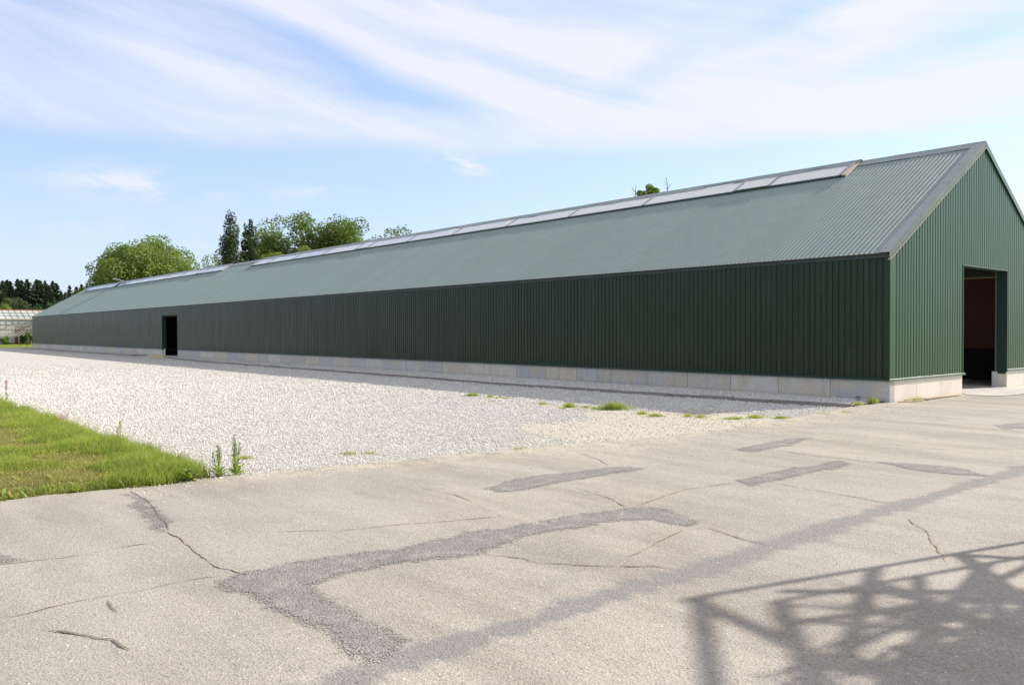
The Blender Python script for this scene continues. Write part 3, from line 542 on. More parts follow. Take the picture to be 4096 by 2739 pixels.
TL = {0: 'wide low green tuft in the shaded gravel, farthest down the yard', 2: 'small dark tuft just right of the farthest green tuft', 1: 'upright sprig beside the farthest shaded tuft',
 4: 'bright little tuft at the shadow edge below the farthest tuft', 3: 'flat sprig in shade, third from the far end', 5: 'small green tuft on the shadow edge left of the tall clump', 6: 'upright yellow-green tuft left of the biggest grass clump',
 7: 'low tuft at the foot of the upright yellow-green tuft', 8: 'biggest tall grass clump growing on the shadow edge of the gravel', 9: 'thin dry sprig between the upright tuft and the biggest clump', 10: 'flat yellowish tuft left of the biggest clump', 11: 'pale sprawling tuft just right of the biggest clump',
 12: 'low ragged tuft in sunlit gravel below the biggest clump', 13: 'small tuft in the sandy patch, lowest of the right-hand row', 14: 'tiny tuft above the sandy patch', 15: 'left half of the long low row of grass by the sandy edge', 16: 'right half of the long low row of grass by the sandy edge',
 17: 'low tuft between the long grass row and the shed corner', 18: 'flat thin tuft near the shed corner at the asphalt edge', 19: 'small tuft nearest the asphalt tip by the shed corner', 20: 'leafy weed growing at the foot of the shed corner block', 21: 'small weed in front of the grey pipe stub',
 22: 'lone sprig in open gravel left of the yard centre', 23: 'two-leaf sprig in open gravel near the asphalt', 24: 'soft green tuft in gravel right of the tall dock weeds', 25: 'small tuft on the asphalt edge in front of open gravel', 26: 'small tuft at the broken asphalt edge, left one of three', 27: 'small tuft at the broken asphalt edge, middle one of three', 28: 'small tuft at the broken asphalt edge, right one of three'}
for i, x, y, wp, hp in names:
    px, py, h, n = tuft(i, x, y, wp, hp); zz = np.where(y > -1.7, .03, -.03)
    tuft_obj(px, py, float(zz), h, rng.uniform(.004, .009, n), rng.uniform(.1, .9 if hp < 12 else .45, n), np.clip(rng.normal(.5, .25, n), 0, 1), M_GRASS, (x, y, float(zz)), label=TL[i], cat='grass tuft', group='weed tufts in the gravel yard')

def stalk_plant(name, loc, H, n, spread, label, cat, flower=None, leafL=.07, wide=.2, basal=0, seed=0):
    random.seed(100 + seed); root = link(name, None, label=label, cat=cat, loc=loc); root.empty_display_size = .05
    st_ = MB(); lf = MB(); tones = []; fl = MB()
    for k in range(n):
        a = random.uniform(0, 6.28); lean = random.uniform(0, spread); h = H * random.uniform(.75, 1) if k else H
        tip = Vector((math.cos(a) * lean, math.sin(a) * lean, h)); b0 = Vector((math.cos(a) * .02, math.sin(a) * .02, 0)); st_.tube([b0, b0.lerp(tip, .5) + Vector((0, 0, .01)), tip], [.005, .004, .002], 5)
        nl = int(h / .016)
        for j in range(nl):
            f = .12 + .62 * j / nl; c = b0.lerp(tip, f); aa = random.uniform(0, 6.28); l_ = leafL * (1.25 - 1.25 * f) * random.uniform(.4, 1.25); wv = l_ * wide; dx, dy = math.cos(aa), math.sin(aa)
            e = c + Vector((dx * l_, dy * l_, l_ * random.uniform(-.1, .7))); mm = c.lerp(e, .5) + Vector((0, 0, .006)); lf.add([c, mm + Vector((-dy * wv, dx * wv, 0)), mm - Vector((-dy * wv, dx * wv, 0)), e], [(0, 1, 2), (1, 3, 2)]); tones += [random.random()] * 4
        if flower:
            for j in range(int(60 * h / .4)):
                f = random.uniform(.58, 1.0); c = b0.lerp(tip, f); aa = random.uniform(0, 6.28); rr = (.018 if flower is M_SEED else .022) * (1.35 - f) * 1.6; c = c + Vector((math.cos(aa) * rr, math.sin(aa) * rr, random.uniform(-.004, .004))); s_ = random.uniform(.004, .008)
                fl.add([c + Vector((s_, 0, 0)), c + Vector((0, s_, 0)), c + Vector((-s_, 0, 0)), c + Vector((0, -s_, 0)), c + Vector((0, 0, s_)), c - Vector((0, 0, s_))], [(0, 1, 4), (1, 2, 4), (2, 3, 4), (3, 0, 4), (1, 0, 5), (2, 1, 5), (3, 2, 5), (0, 3, 5)])
    if basal: rosette(lf, 0, 0, 0, basal, leafL * 1.9, tones)
    st_.build('stem', M_WEED, root); toned(lf, 'leaves', M_WEED, tones, root)
    if flower: fl.build('flower_spike', flower, root)
    return root
pl = DATA['plants']
stalk_plant('fireweed', (pl[0][0], pl[0][1], 0), .62, 2, .05, 'tall pink-flowered weed standing at the far left end of the lawn', 'wildflower', M_PINK, .10, .12, seed=1)
stalk_plant('fireweed', (pl[1][0], pl[1][1], 0), .24, 3, .12, 'bushy pink-tipped weed on the lawn edge left of the yellow spike', 'wildflower', M_PINK, .09, .12, seed=2)
stalk_plant('dock_weed', (pl[2][0], pl[2][1], 0), .44, 2, .05, 'upright weed with yellow seed spike at the lawn edge', 'weed', M_SEED, .05, .25, seed=3)
stalk_plant('dock_weed', (pl[3][0], pl[3][1], -.02), .40, 4, .20, 'leafy dock with slender spikes at the gravel corner, left of its pair', 'weed', M_WEED, .085, .32, 26, seed=4)
stalk_plant('dock_weed', (pl[4][0], pl[4][1], -.02), .50, 3, .14, 'tallest leafy dock with slender spikes at the gravel corner, right of its pair', 'weed', M_WEED, .085, .32, 26, seed=5)
stalk_plant('dock_weed', (pl[5][0], pl[5][1], 0), .22, 10, .16, 'low bushy weed at the tip where lawn, gravel and asphalt meet', 'weed', None, .10, .3, 16, seed=6)

# ------------------------------------------------------------------ the long shed
ZE, ZR, WID, LEN, ZC = 3.754, 7.285, 11.984, 101.88, .559
TH = math.atan((ZR - ZE) / (WID / 2)); CT, STH = math.cos(TH), math.sin(TH); SL = WID / 2 / CT
shed = link('farm_shed', None, label='long low dark green sheet metal shed with grey-green ribbed roof and open doorways', cat='shed'); shed.empty_display_size = 1
def roof_z(y): return ZE + (y if y <= WID / 2 else WID - y) * math.tan(TH)
PW = .1635
def wall_profile(n_ribs):   # (u, inset) for a run of ribs
    out = []
    for k in range(n_ribs):
        b = k * PW; out += [(b, .018), (b + .022, .018), (b + .033, 0), (b + PW - .013, 0)]
    out.append((n_ribs * PW, .018)); return out
def gable_profile(n_ribs):
    out = []
    for k in range(n_ribs):
        b = k * PW; out += [(b, .030), (b + .026, .030), (b + .038, 0), (b + PW - .010, 0)]
    out.append((n_ribs * PW, .030)); return out
def sheet(u0, u1, zlo, zhi, fn, cuts=(), pf=wall_profile):
    """one profiled sheet between u0 and u1; zlo/zhi are functions of u; fn(u, inset, z) gives the point"""
    k0 = round(u0 / PW); prof = [(u + k0 * PW, i) for u, i in pf(max(1, round((u1 - u0) / PW)))]
    us = sorted(set([p[0] for p in prof] + [c for c in cuts if u0 < c < u1])); ins = np.interp(us, [p[0] for p in prof], [p[1] for p in prof]); mb = MB()
    for a, b, ia, ib in zip(us[:-1], us[1:], ins[:-1], ins[1:]):
        mid = (a + b) / 2; z0 = zlo(mid)
        za, zb = zhi(a), zhi(b)
        if za - z0 < .02: continue
        mb.add([fn(a, ia, z0), fn(b, ib, z0), fn(b, ib, zb), fn(a, ia, za)], [(0, 1, 2, 3)])
    return mb
SW = 6 * PW; nS = int(LEN / SW); S1, S2, ZS = 51.40, 54.79, 3.07
def longfn(u, i, z): return (-u, i, z)
shared = None; ztop = ZE - .035
def fix(me_, want):
    if me_.polygons and me_.polygons[0].normal.dot(Vector(want)) < 0: me_.flip_normals()
    return me_
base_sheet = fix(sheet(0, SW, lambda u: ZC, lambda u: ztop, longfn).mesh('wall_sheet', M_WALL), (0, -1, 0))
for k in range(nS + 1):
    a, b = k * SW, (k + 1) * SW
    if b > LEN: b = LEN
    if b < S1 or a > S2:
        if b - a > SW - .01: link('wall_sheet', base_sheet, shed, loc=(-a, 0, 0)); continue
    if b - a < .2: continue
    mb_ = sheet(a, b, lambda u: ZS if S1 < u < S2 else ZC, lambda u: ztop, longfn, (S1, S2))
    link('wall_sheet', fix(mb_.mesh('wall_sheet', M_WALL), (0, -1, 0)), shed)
D1, D2, ZD = 4.50, 7.92, 3.635
def gabfn(u, i, z): return (-i, u, z)
def gtop(u): return roof_z(u) - .03
k = 0
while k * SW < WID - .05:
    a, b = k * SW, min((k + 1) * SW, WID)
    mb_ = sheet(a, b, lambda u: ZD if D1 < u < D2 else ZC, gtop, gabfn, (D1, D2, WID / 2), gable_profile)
    link('gable_sheet', fix(mb_.mesh('gable_sheet', M_WALL_SUNLIT), (1, 0, 0)), shed); k += 1
# back gable and back wall, plain
MB().add([(-LEN, 0, 0), (-LEN, WID, 0), (-LEN, WID, ZE - .03), (-LEN, WID / 2, ZR - .03), (-LEN, 0, ZE - .03)], [(4, 3, 2, 1, 0)]).build('end_wall', M_WALL, shed)
# roof sheets
RP = .135; NR = 8; RW = RP * NR; off = .21
def roofpt(x, s_, n_=0.0): return (x, s_ * CT - n_ * STH, ZE + s_ * STH + n_ * CT)
mb = MB(); prof = []
for j in range(NR): b = j * RP; prof += [(b, 0), (b + .078, 0), (b + .093, .0135), (b + .120, .0135)]
prof.append((RW, 0.0))
for (a, ia), (b, ib) in zip(prof[:-1], prof[1:]): mb.add([roofpt(-a, -.12, ia), roofpt(-b, -.12, ib), roofpt(-b, SL - .02, ib), roofpt(-a, SL - .02, ia)], [(0, 3, 2, 1)])
rs = fix(mb.mesh('roof_sheet', M_ROOF_SHEEN), (0, -.5, .86))
mb = MB()
for (a, ia), (b, ib) in zip(prof[:-1], prof[1:]): mb.add([roofpt(-a, -.12, ia), roofpt(-b, -.12, ib), roofpt(-b, 5.89, ib), roofpt(-a, 5.89, ia)], [(0, 3, 2, 1)])
rs2 = fix(mb.mesh('roof_sheet', M_ROOF_SHEEN), (0, -.5, .86)); k = 0
while off + (k + 1) * RW < LEN + .1:
    xa, xb = -off - (k + 1) * RW, -off - k * RW
    link('roof_sheet', rs2 if any(p - .02 < xa and xb < q + .02 for p, q in ((-50.15, -3.75), (-98.7, -55.8))) else rs, shed, loc=(-off - k * RW, 0, 0)); k += 1
# underside, far slope and closed core so no light leaks in
core = MB()
core.hexa([(-LEN, -.10, ZE - .09), (-.02, -.10, ZE - .09), (-.02, WID / 2, ZR - .04), (-LEN, WID / 2, ZR - .04), (-LEN, -.10, ZE - .07), (-.02, -.10, ZE - .07), (-.02, WID / 2, ZR - .015), (-LEN, WID / 2, ZR - .015)])
core_roof = MB()
def slab(mb_, x0, x1, s0, s1, n0, n1):
    p = [roofpt(x0, s0, n0), roofpt(x1, s0, n0), roofpt(x1, s1, n0), roofpt(x0, s1, n0), roofpt(x0, s0, n1), roofpt(x1, s0, n1), roofpt(x1, s1, n1), roofpt(x0, s1, n1)]; return mb_.hexa(p)
B1, B2 = (-50.15, -3.75), (-98.7, -55.8)
SA, SB = 5.86, 6.84
slab(core_roof, -LEN, -.03, -.09, SA, -.05, -.012)
for x0, x1 in ((-LEN, B2[0]), (B2[1], B1[0]), (B1[1], -.03)): slab(core_roof, x0, x1, SA, SB, -.05, -.012)
slab(core_roof, -LEN, -.03, SB, SL, -.05, -.012)
core_roof.build('roof_lining', M_INNERD, shed)
bk = MB(); bk.hexa([(-LEN, WID / 2, ZR - .04), (.02, WID / 2, ZR - .04), (.02, WID + .1, ZE - .12), (-LEN, WID + .1, ZE - .12), (-LEN, WID / 2, ZR), (.02, WID / 2, ZR), (.02, WID + .1, ZE - .06), (-LEN, WID + .1, ZE - .06)])
bk.build('far_roof_slope', M_ROOF_SHEEN, shed)
iw = MB(); T0, T1 = .03, .27
iw.box((-S1, T0, ZC + .01), (-.03, T1, ZE - .05)); iw.box((-LEN + .01, T0, ZC + .01), (-S2, T1, ZE - .05)); iw.box((-S2 + .001, T0, ZS), (-S1 - .001, T1, ZE - .05))
iw.box((-LEN + .01, WID - .27, 0), (-.03, WID - .01, ZE - .1))
iw.build('inner_wall', M_INNER, shed)
gi_ = MB()
def gcore(y0, y1, z0, z1f):
    gi_.hexa([(-T1, y0, z0), (-T0, y0, z0), (-T0, y1, z0), (-T1, y1, z0), (-T1, y0, z1f(y0)), (-T0, y0, z1f(y0)), (-T0, y1, z1f(y1)), (-T1, y1, z1f(y1))])
gt = lambda y: roof_z(y) - .07
gcore(T1 + .001, D1 - .016, ZC + .01, gt); gcore(D1 - .016, WID / 2, ZD + .01, gt); gcore(WID / 2, D2 + .016, ZD + .01, gt); gcore(D2 + .016, WID - .28, ZC + .01, gt)
gi_.build('gable_core', M_INNER, shed)
MB().box((-LEN + .02, .06, -.03), (-.02, WID - .02, .035)).build('floor_slab', M_CONC, shed)
pl_ = MB(); pl_.box((-60, WID - .33, .04), (-.4, WID - .275, 1.15)); pl_.build('wall_boards', M_INNERD, shed)
# concrete plinth blocks
blk = {}
M_BLOCK_SUNLIT = simple('sunlit_cast_concrete', (.78, .71, .61), .9, .10, 2.5, bmp=.003)  # plinth concrete for the gable side, its sunlight put into a paler colour
def block(x0, x1, y0, y1, zb=-.05, zt=ZC - .012):
    g_ = .006; cx, cy = (x0 + x1) / 2, (y0 + y1) / 2; hx, hy = (x1 - x0) / 2 - (g_ if x1 - x0 > y1 - y0 else 0), (y1 - y0) / 2 - (g_ if y1 - y0 > x1 - x0 else 0)
    key = (round(hx, 3), round(hy, 3))
    if key not in blk:
        import bmesh
        bm = bmesh.new(); bmesh.ops.create_cube(bm, size=1.0)
        for v in bm.verts: v.co = Vector((v.co.x * 2 * hx, v.co.y * 2 * hy, zb if v.co.z < 0 else zt))
        bmesh.ops.bevel(bm, geom=list(bm.edges), offset=.008, segments=1, affect='EDGES'); me_ = bpy.data.meshes.new('plinth_block'); bm.to_mesh(me_); bm.free(); me_.materials.append(M_BLOCK if x1 - x0 > .4 else M_BLOCK_SUNLIT); blk[key] = me_
    o = link('plinth_block', blk[key], shed, loc=(cx, cy + (rng.normal(0, .003) if x1 - x0 > y1 - y0 else 0), 0)); return o
BW = 1.565; xk = -.005; ends = [0.]
jt = [0, 1.56, 3.07, 4.60, 6.14, 7.68, 9.27, 10.85, 12.44, 14.05, 15.54, 17.2, 18.8]
while jt[-1] + BW < S1 - .5: jt.append(jt[-1] + BW)
jt.append(S1)
for a, b in zip(jt[:-1], jt[1:]): block(-b, -a - (.002 if a == 0 else 0), .012, .26)
j2 = [S2]
while j2[-1] + BW < LEN - .5: j2.append(j2[-1] + BW)
j2.append(LEN - .02)
for a, b in zip(j2[:-1], j2[1:]): block(-b, -a, .012, .26)
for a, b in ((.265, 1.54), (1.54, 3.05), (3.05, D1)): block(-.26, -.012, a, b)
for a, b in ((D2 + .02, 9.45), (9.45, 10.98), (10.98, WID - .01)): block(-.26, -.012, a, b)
# drip flashings, eave board, corner trims
def drip(p, q, n, name='drip_flashing'):
    p, q, n = Vector(p), Vector(q), Vector(n); z = Vector((0, 0, 1)); mb_ = MB()
    a = [p + z * .035 - n * .004, p + n * .038 + z * .012, p + n * .038 - z * .028, p - n * .004 - z * .028]; b = [v + (q - p) for v in a]
    mb_.add(a + b, [(0, 1, 5, 4), (1, 2, 6, 5), (2, 3, 7, 6), (3, 0, 4, 7), (3, 2, 1, 0), (4, 5, 6, 7)]); return mb_
for a in np.arange(0, S1, 3.0):
    drip((-min(a + 2.994, S1 - .0), 0, ZC), (-a, 0, ZC), (0, -1, 0)).build('drip_flashing', M_TRIMD, shed)
for a in np.arange(S2, LEN, 3.0): drip((-min(a + 2.994, LEN), 0, ZC), (-a, 0, ZC), (0, -1, 0)).build('drip_flashing', M_TRIMD, shed)
drip((0, -.039, ZC), (0, D1 + .10, ZC), (1, 0, 0)).build('drip_flashing', M_TRIM, shed); drip((0, D2 - .02, ZC), (0, WID, ZC), (1, 0, 0)).build('drip_flashing', M_TRIM, shed)
for a in np.arange(0, LEN, 3.0): MB().box((-min(a + 2.996, LEN), -.022, ztop - .13), (-a - .002, -.004, ztop + .004)).build('eave_board', M_TRIMD, shed)
ct = MB(); ct.box((-.13, -.006, ZC + .036), (.006, .0155, ZE - .17)); ct.build('corner_trim', M_WALL, shed)
ct = MB(); ct.box((-.01, -.0062, ZC + .036), (.0066, .20, ZE + .02)); ct.build('corner_trim', M_WALL_SUNLIT, shed)
# verge: flat flashing on the roof, barge face and lit lower lip, in 2.1 m lengths
def vpt(x, s_, n_, side):
    X_, Y_, Z_ = roofpt(x, s_, n_); return (X_, Y_ if side == 0 else WID - Y_, Z_)
for side in (0, 1):
    s0 = -.13
    for k in range(4):
        e0, e1 = s0 + k * 2.1, min(s0 + (k + 1) * 2.1, SL + .001); lift = .0024 * k
        if e1 - e0 < .2: break
        mb_ = MB(); p = []
        for s_ in (e0, e1): p += [vpt(-.25, s_, .024 + lift, side), vpt(.045, s_, .026 + lift, side), vpt(-.25, s_, .021 + lift, side), vpt(.045, s_, .020 + lift, side)]
        mb_.add(p, [(0, 1, 5, 4), (2, 6, 7, 3), (0, 4, 6, 2), (1, 3, 7, 5), (0, 2, 3, 1), (4, 5, 7, 6)]); mb_.build('verge_flashing', M_CAP_SHEEN, shed)
        mb_ = MB(); p = []
        for s_ in (e0, e1):
            b0 = vpt(.046 + lift * .3, s_, .03 + lift, side); x_, y_, z_ = b0; p += [(x_, y_, z_), (x_, y_, z_ - .185), (x_ - .004, y_, z_ - .185), (x_ - .004, y_, z_)]
        mb_.add(p, [(0, 1, 5, 4), (1, 2, 6, 5), (2, 3, 7, 6), (3, 0, 4, 7), (0, 3, 2, 1), (4, 5, 6, 7)]); mb_.build('barge_board', M_TRIM, shed)
    if side: continue
    mb_ = MB(); p = []
    for s_ in (s0, SL + .001):
        x_, y_, z_ = vpt(.05, s_, .03, side); p += [(x_ + .022, y_, z_ - .198), (x_ + .022, y_, z_ - .186), (.0, y_, z_ - .186), (.0, y_, z_ - .198)]
    mb_.add(p, [(0, 1, 5, 4), (1, 2, 6, 5), (2, 3, 7, 6), (3, 0, 4, 7), (0, 3, 2, 1), (4, 5, 6, 7)]); mb_.build('barge_lip', M_FLASH, shed)
# ridge capping, 2.06 m lengths; lifted where the rooflights run
def inbank(x): return any(a - .02 <= x <= b + .08 for a, b in (B1, B2))
x_ = .04; k = 0
while x_ > -LEN:
    nx = x_ - 2.06
    for e in (B1[1] + .08, B1[0], B2[1] + .08, B2[0]):
        if nx < e < x_ - .01: nx = e; break
    nx = max(nx, -LEN); L_ = .075 if inbank((x_ + nx) / 2) else .03; L_ += .003 * (k % 2); wave = [0, rng.normal(0, .006), rng.normal(0, .006), 0]
    mb_ = MB(); n = 4; pts_ = []
    for j in range(n):
        xx = x_ + (nx - .02 - x_) * j / (n - 1); s0 = 6.60 + (.06 if L_ > .05 else 0)
        r = [roofpt(xx, s0, L_ - .004 + wave[j]), roofpt(xx, (s0 + SL) / 2, L_ + wave[j] * 1.8), (xx, WID / 2, ZR + L_ * CT + L_ * .45 + .012)]
        r += [(q[0], WID - q[1], q[2]) for q in (r[1], r[0])]; pts_ += r
    top_ = [(q[0], q[1], q[2]) for q in pts_]; bot_ = [(q[0], q[1], q[2] - .006) for q in pts_]; fs = []
    for j in range(n - 1):
        for i in range(4): a = j * 5 + i; fs += [(a, a + 5, a + 6, a + 1), (a + 20, a + 21, a + 26, a + 25)]
    for j in range(n - 1): fs += [(j * 5, j * 5 + 20, j * 5 + 25, j * 5 + 5), (j * 5 + 4, j * 5 + 9, j * 5 + 29, j * 5 + 24)]
    for i in range(4): fs += [(i, i + 1, i + 21, i + 20), (15 + i, 35 + i, 36 + i, 16 + i)]
    mb_.add(top_ + bot_, fs); me_ = mb_.mesh('ridge_cap', M_CAP_SHEEN); link('ridge_cap', me_, shed); x_ = nx; k += 1
# closing plate under the lifted cap at each rooflight end, and the rooflights themselves
div1 = [3.90, 6.5, 7.9, 12.15, 16.35, 20.55, 24.85, 29.1, 33.4, 34.8, 39.0, 43.2, 47.4, 50.0]; div2 = [55.95, 60.4, 61.8, 66.0, 70.2, 74.4, 78.6, 83.0, 85.5, 86.9, 91.1, 95.2, 98.6]
vents = {(6.5, 7.9): 0, (33.4, 34.8): 0, (60.4, 61.8): 0, (85.5, 86.9): 1}
for (bx0, bx1), dv in ((B1, div1), (B2, div2)):
    sk_ = MB(); slab(sk_, bx0, bx1, SA - .06, SA + .03, .0, .060); slab(sk_, bx0, bx1, 6.80, 6.84, .0, .075)
    rl = sk_.build('rooflight', M_TRIMD, shed)
    e = MB(); slab(e, bx1 - .10, bx1 + .06, SA - .05, 6.86, .018, .078); slab(e, bx0 - .05, bx0 + .06, SA - .05, 6.86, .018, .088); e.build('end_flashing', M_FLASH, rl)
    e = MB(); slab(e, bx1 - .02, bx1 + .05, 6.70, 6.95, .03, .105); e.build('cap_stop', M_TRIM, rl)
    for a, b in zip(dv[:-1], dv[1:]):
        v_ = vents.get((a, b)); lo_, hi_ = (.074, .080)
        if v_ == 1: continue
        gp = MB(); slab(gp, -b + .05, -a - .05, SA + .035, 6.86, lo_ + (.008 if v_ == 0 else 0) - .014, hi_ + (.008 if v_ == 0 else 0) - .014); gp.build('pane', M_PANE, rl)
        if v_ == 0: e = MB(); slab(e, -b + .05, -a - .05, SA + .01, SA + .05, .05, .086); e.build('vent_frame', M_TRIM, rl)
        elif b - a > 4:   # sheet lap in the middle of a long pane
            e = MB(); mx_ = -(a + b) / 2; slab(e, mx_ - .02, mx_ + .02, SA + .04, 6.86, hi_ - .013, hi_ - .010); e.build('sheet_lap', M_WHITE, rl)
    for q in dv: e = MB(); slab(e, -q - .06, -q + .06, SA + .03, 6.86, .045, .085); e.build('glazing_bar', M_CAP_SHEEN, rl)
# open vent flap, hinged at the ridge
fl = MB(); a, b = 85.55, 86.85; th_ = math.radians(-16); hy, hz = 5.93, ZR + .13
fl.hexa([(-b, hy, hz), (-a, hy, hz), (-a, hy - 1.05, hz + .24), (-b, hy - 1.05, hz + .24), (-b, hy, hz + .04), (-a, hy, hz + .04), (-a, hy - 1.05, hz + .28), (-b, hy - 1.05, hz + .28)])
vf = fl.build('vent_flap', M_PANE, shed)
fr = MB(); fr.bar((-a, hy, hz + .02), (-a, hy - 1.07, hz + .26), .05, .06); fr.bar((-b, hy, hz + .02), (-b, hy - 1.07, hz + .26), .05, .06); fr.bar((-a, hy - 1.07, hz + .26), (-b, hy - 1.07, hz + .26), .05, .06)
fr.bar((-a, hy - 1.0, hz + .22), (-a, hy - .85, hz - .45), .03); fr.bar((-b, hy - 1.0, hz + .22), (-b, hy - .85, hz - .45), .03); fr.build('flap_frame', M_TRIMD, vf)
# screws: real heads on roof and walls
sc = MB()
def screw(x, s_, n_):
    p = Vector(roofpt(x, s_, n_)); r_ = .009; vs = []
    for q in range(5): vs.append(Vector(roofpt(x + r_ * math.cos(q * 1.257), s_ + r_ * math.sin(q * 1.257), n_)))
    vs2 = [v + Vector((0, -STH * .008, CT * .008)) for v in vs]; sc.add(vs + vs2, [tuple(range(5, 10))] + [(i, (i + 1) % 5, 5 + (i + 1) % 5, 5 + i) for i in range(5)])
for k in range(280):
    xb = -off - k * RP - .045
    for j, s_ in enumerate((.05, 1.25, 2.45, 3.65, 4.85, 5.9)):
        if (k + j) % 2 == 0 and not (s_ > 5.6 and xb < B1[1]): screw(xb, s_ + (.02 if k % 3 else -.03), .0)
for j in range(11): screw(-.15, .1 + j * .66, .031)
sc.build('roof_screws', M_SCREW, shed, kind='stuff')
sc = MB()
for k in range(1, 200):
    for z in (.64, 1.45, 2.35, 3.25, 3.55):
        if (k + int(z * 3)) % 2 and z not in (.64,): continue
        u = k * PW + .012
        if u < 30: sc.box((-u - .007, .010, z - .007), (-u + .007, .0185, z + .007))
for k in range(1, 73):
    for z in (.64, 1.45, 2.35, 3.25, 4.2, 5.1):
        u = k * PW + .012
        if z > gtop(u) - .1 or (D1 < u < D2 and z < ZD) or ((k + int(z * 3)) % 2 and z != .64): continue
        sc.box((-.0185, u - .007, z - .007), (-.010, u + .007, z + .007))
sc.build('wall_screws', M_SCREW, shed, kind='stuff')
# doorway linings (gable door)
dl = MB(); dl.box((-.30, D2, .50), (.004, D2 + .014, ZD)); dl.box((-.30, D2 + .02, .44), (-.04, D2 + .034, .52)); dl.build('door_lining', M_TRIMD, shed)
dl = MB(); dl.box((-.30, D1 - .014, ZC + .04), (.012, D1 + .004, ZD)); dl.box((-.30, D1 + .005, ZD - .02), (.010, D2 - .005, ZD + .004)); dl.box((-.34, D2 - .006, .50), (-.30, D2 + .02, ZD)); dl.build('door_trim', M_TRIM, shed)
wp = MB(); wp.box((-.42, D2 - .02, .0), (-.27, D2 + .06, .50)); wp.build('white_post_foot', M_WHITE, shed)
dl = MB(); dl.box((-S2 - .014, -.004, ZC - .1), (-S2 + .003, .32, ZS)); dl.box((-S1 - .004, -.006, ZC + .03), (-S1 + .014, .32, ZS)); dl.box((-S2 + .004, -.004, ZS - .02), (-S1 - .004, .3, ZS + .003)); dl.build('side_door_lining', M_TRIMD, shed)
wp = MB(); wp.box((-S2 + .02, .12, .03), (-S2 + .16, .20, .56)); wp.build('white_post_foot', M_WHITE, shed)
# aprons
ap = DATA['conc_apron']; P_ = refine([(-.3, D1 + .0), (-.02, D1 - .02)] + [(.30, 4.0), (.75, 4.05), (1.10, 4.4), (1.20, 5.2), (1.22, 6.2), (1.3, 7.6), (1.3, 9.5), (0.02, 9.5), (0.02, D2), (-.3, D2)], .15, .02, 77)
me = MB().add([(x, y, .012) for x, y in P_], [tuple(range(len(P_)))]).mesh('concrete_apron', M_CONC)
if me.polygons[0].normal.z < 0: me.flip_normals()
link('concrete_apron', me, kind='structure')
ap = MB(); ap.hexa([(-57.2, -.95, -.04), (-S1 - .1, -.95, -.04), (-S1 - .1, .1, -.04), (-57.2, .1, -.04), (-57.2, -.95, .0), (-S1 - .1, -.95, .045), (-S1 - .1, .1, .07), (-57.2, .1, .05)]); ap.build('side_door_apron', M_CONC, kind='structure')
MB().box((-S2 + .1, -.99, -.02), (-S1 - .1, -.952, .065)).build('yellow_edge', M_YELLOW, kind='structure')
# planks lying at the gable's foot
def plank(p, q, wd_, th_, label, seed):
    p, q = Vector(p), Vector(q); d = (q - p); n = Vector((d.y, -d.x, 0)).normalized(); r_ = np.random.default_rng(seed); mb_ = MB(); N_ = 7; vs = []
    for i in range(N_):
        c = p + d * i / (N_ - 1); w0 = wd_ * (1 if 0 < i < N_ - 1 else r_.uniform(.3, .8)) * r_.uniform(.9, 1.1) / 2; th2 = th_
        for sx, sz in ((-1, 0), (1, 0), (1, 1), (-1, 1)): vs.append(c + n * sx * w0 + Vector((0, 0, sz * th2 + r_.normal(0, .003))))
    fs = [(3, 2, 1, 0), tuple((N_ - 1) * 4 + i for i in range(4))]
    for i in range(N_ - 1):
        for j in range(4): a = i * 4 + j; b = i * 4 + (j + 1) % 4; fs.append((a, b, b + 4, a + 4))
    mb_.add(vs, fs).build('plank', M_WOOD, label=label, cat='plank', group='weathered planks at the foot of the gable')
plank((.16, .95, .035), (.20, 3.75, .012), .17, .03, 'longest bleached plank lying along the gable blocks', 1)
plank((.10, .62, .02), (.26, 1.75, .03), .13, .028, 'short splintered plank under the long one at its left end', 2)
plank((.08, .30, .0), (.30, 1.15, .01), .15, .025, 'shortest plank nearest the shed corner, half buried', 3)
n = 160; tuft_obj(.22 + rng.normal(0, .06, n), rng.uniform(.7, 1.35, n), 0.0, rng.uniform(.04, .13, n), rng.uniform(.005, .009, n), rng.uniform(.2, .9, n), rng.random(n), M_GRASS, (.22, 1.0, 0.0), label='green weeds growing over the short planks at the gable foot', cat='grass tuft')
pt = MB().tube([(-.6, -.4, -.04), (-.6, -.4, .13)], .055, 12); ps = pt.build('pipe_stub', M_STEEL, label='short grey pipe stub standing in gravel at the shed corner', cat='pipe'); MB().tube([(-.6, -.4, .131), (-.6, -.4, .15)], .064, 12).build('pipe_cap', M_WOODD, ps)
# trailer inside the side doorway
tr = link('farm_trailer', None, label='dim farm trailer with a railed deck parked inside the side doorway', cat='trailer'); tr.empty_display_size = .5
MB().box((-59.5, 4.0, .75), (-54.2, 5.9, .95)).build('deck', M_STEEL, tr)
fr = MB()
for xx in (-59.4, -57.6, -55.9, -54.3): fr.bar((xx, 4.05, .95), (xx, 4.05, 2.0), .05)
fr.bar((-59.4, 4.05, 2.0), (-54.3, 4.05, 2.0), .05); fr.bar((-59.4, 4.05, 1.5), (-54.3, 4.05, 1.5), .04); fr.build('rail', M_STEEL, tr)
for xx in (-58.4, -55.6): MB().tube([(xx, 3.95, .40), (xx, 4.20, .40)], .38, 20).build('wheel', M_INNERD, tr)

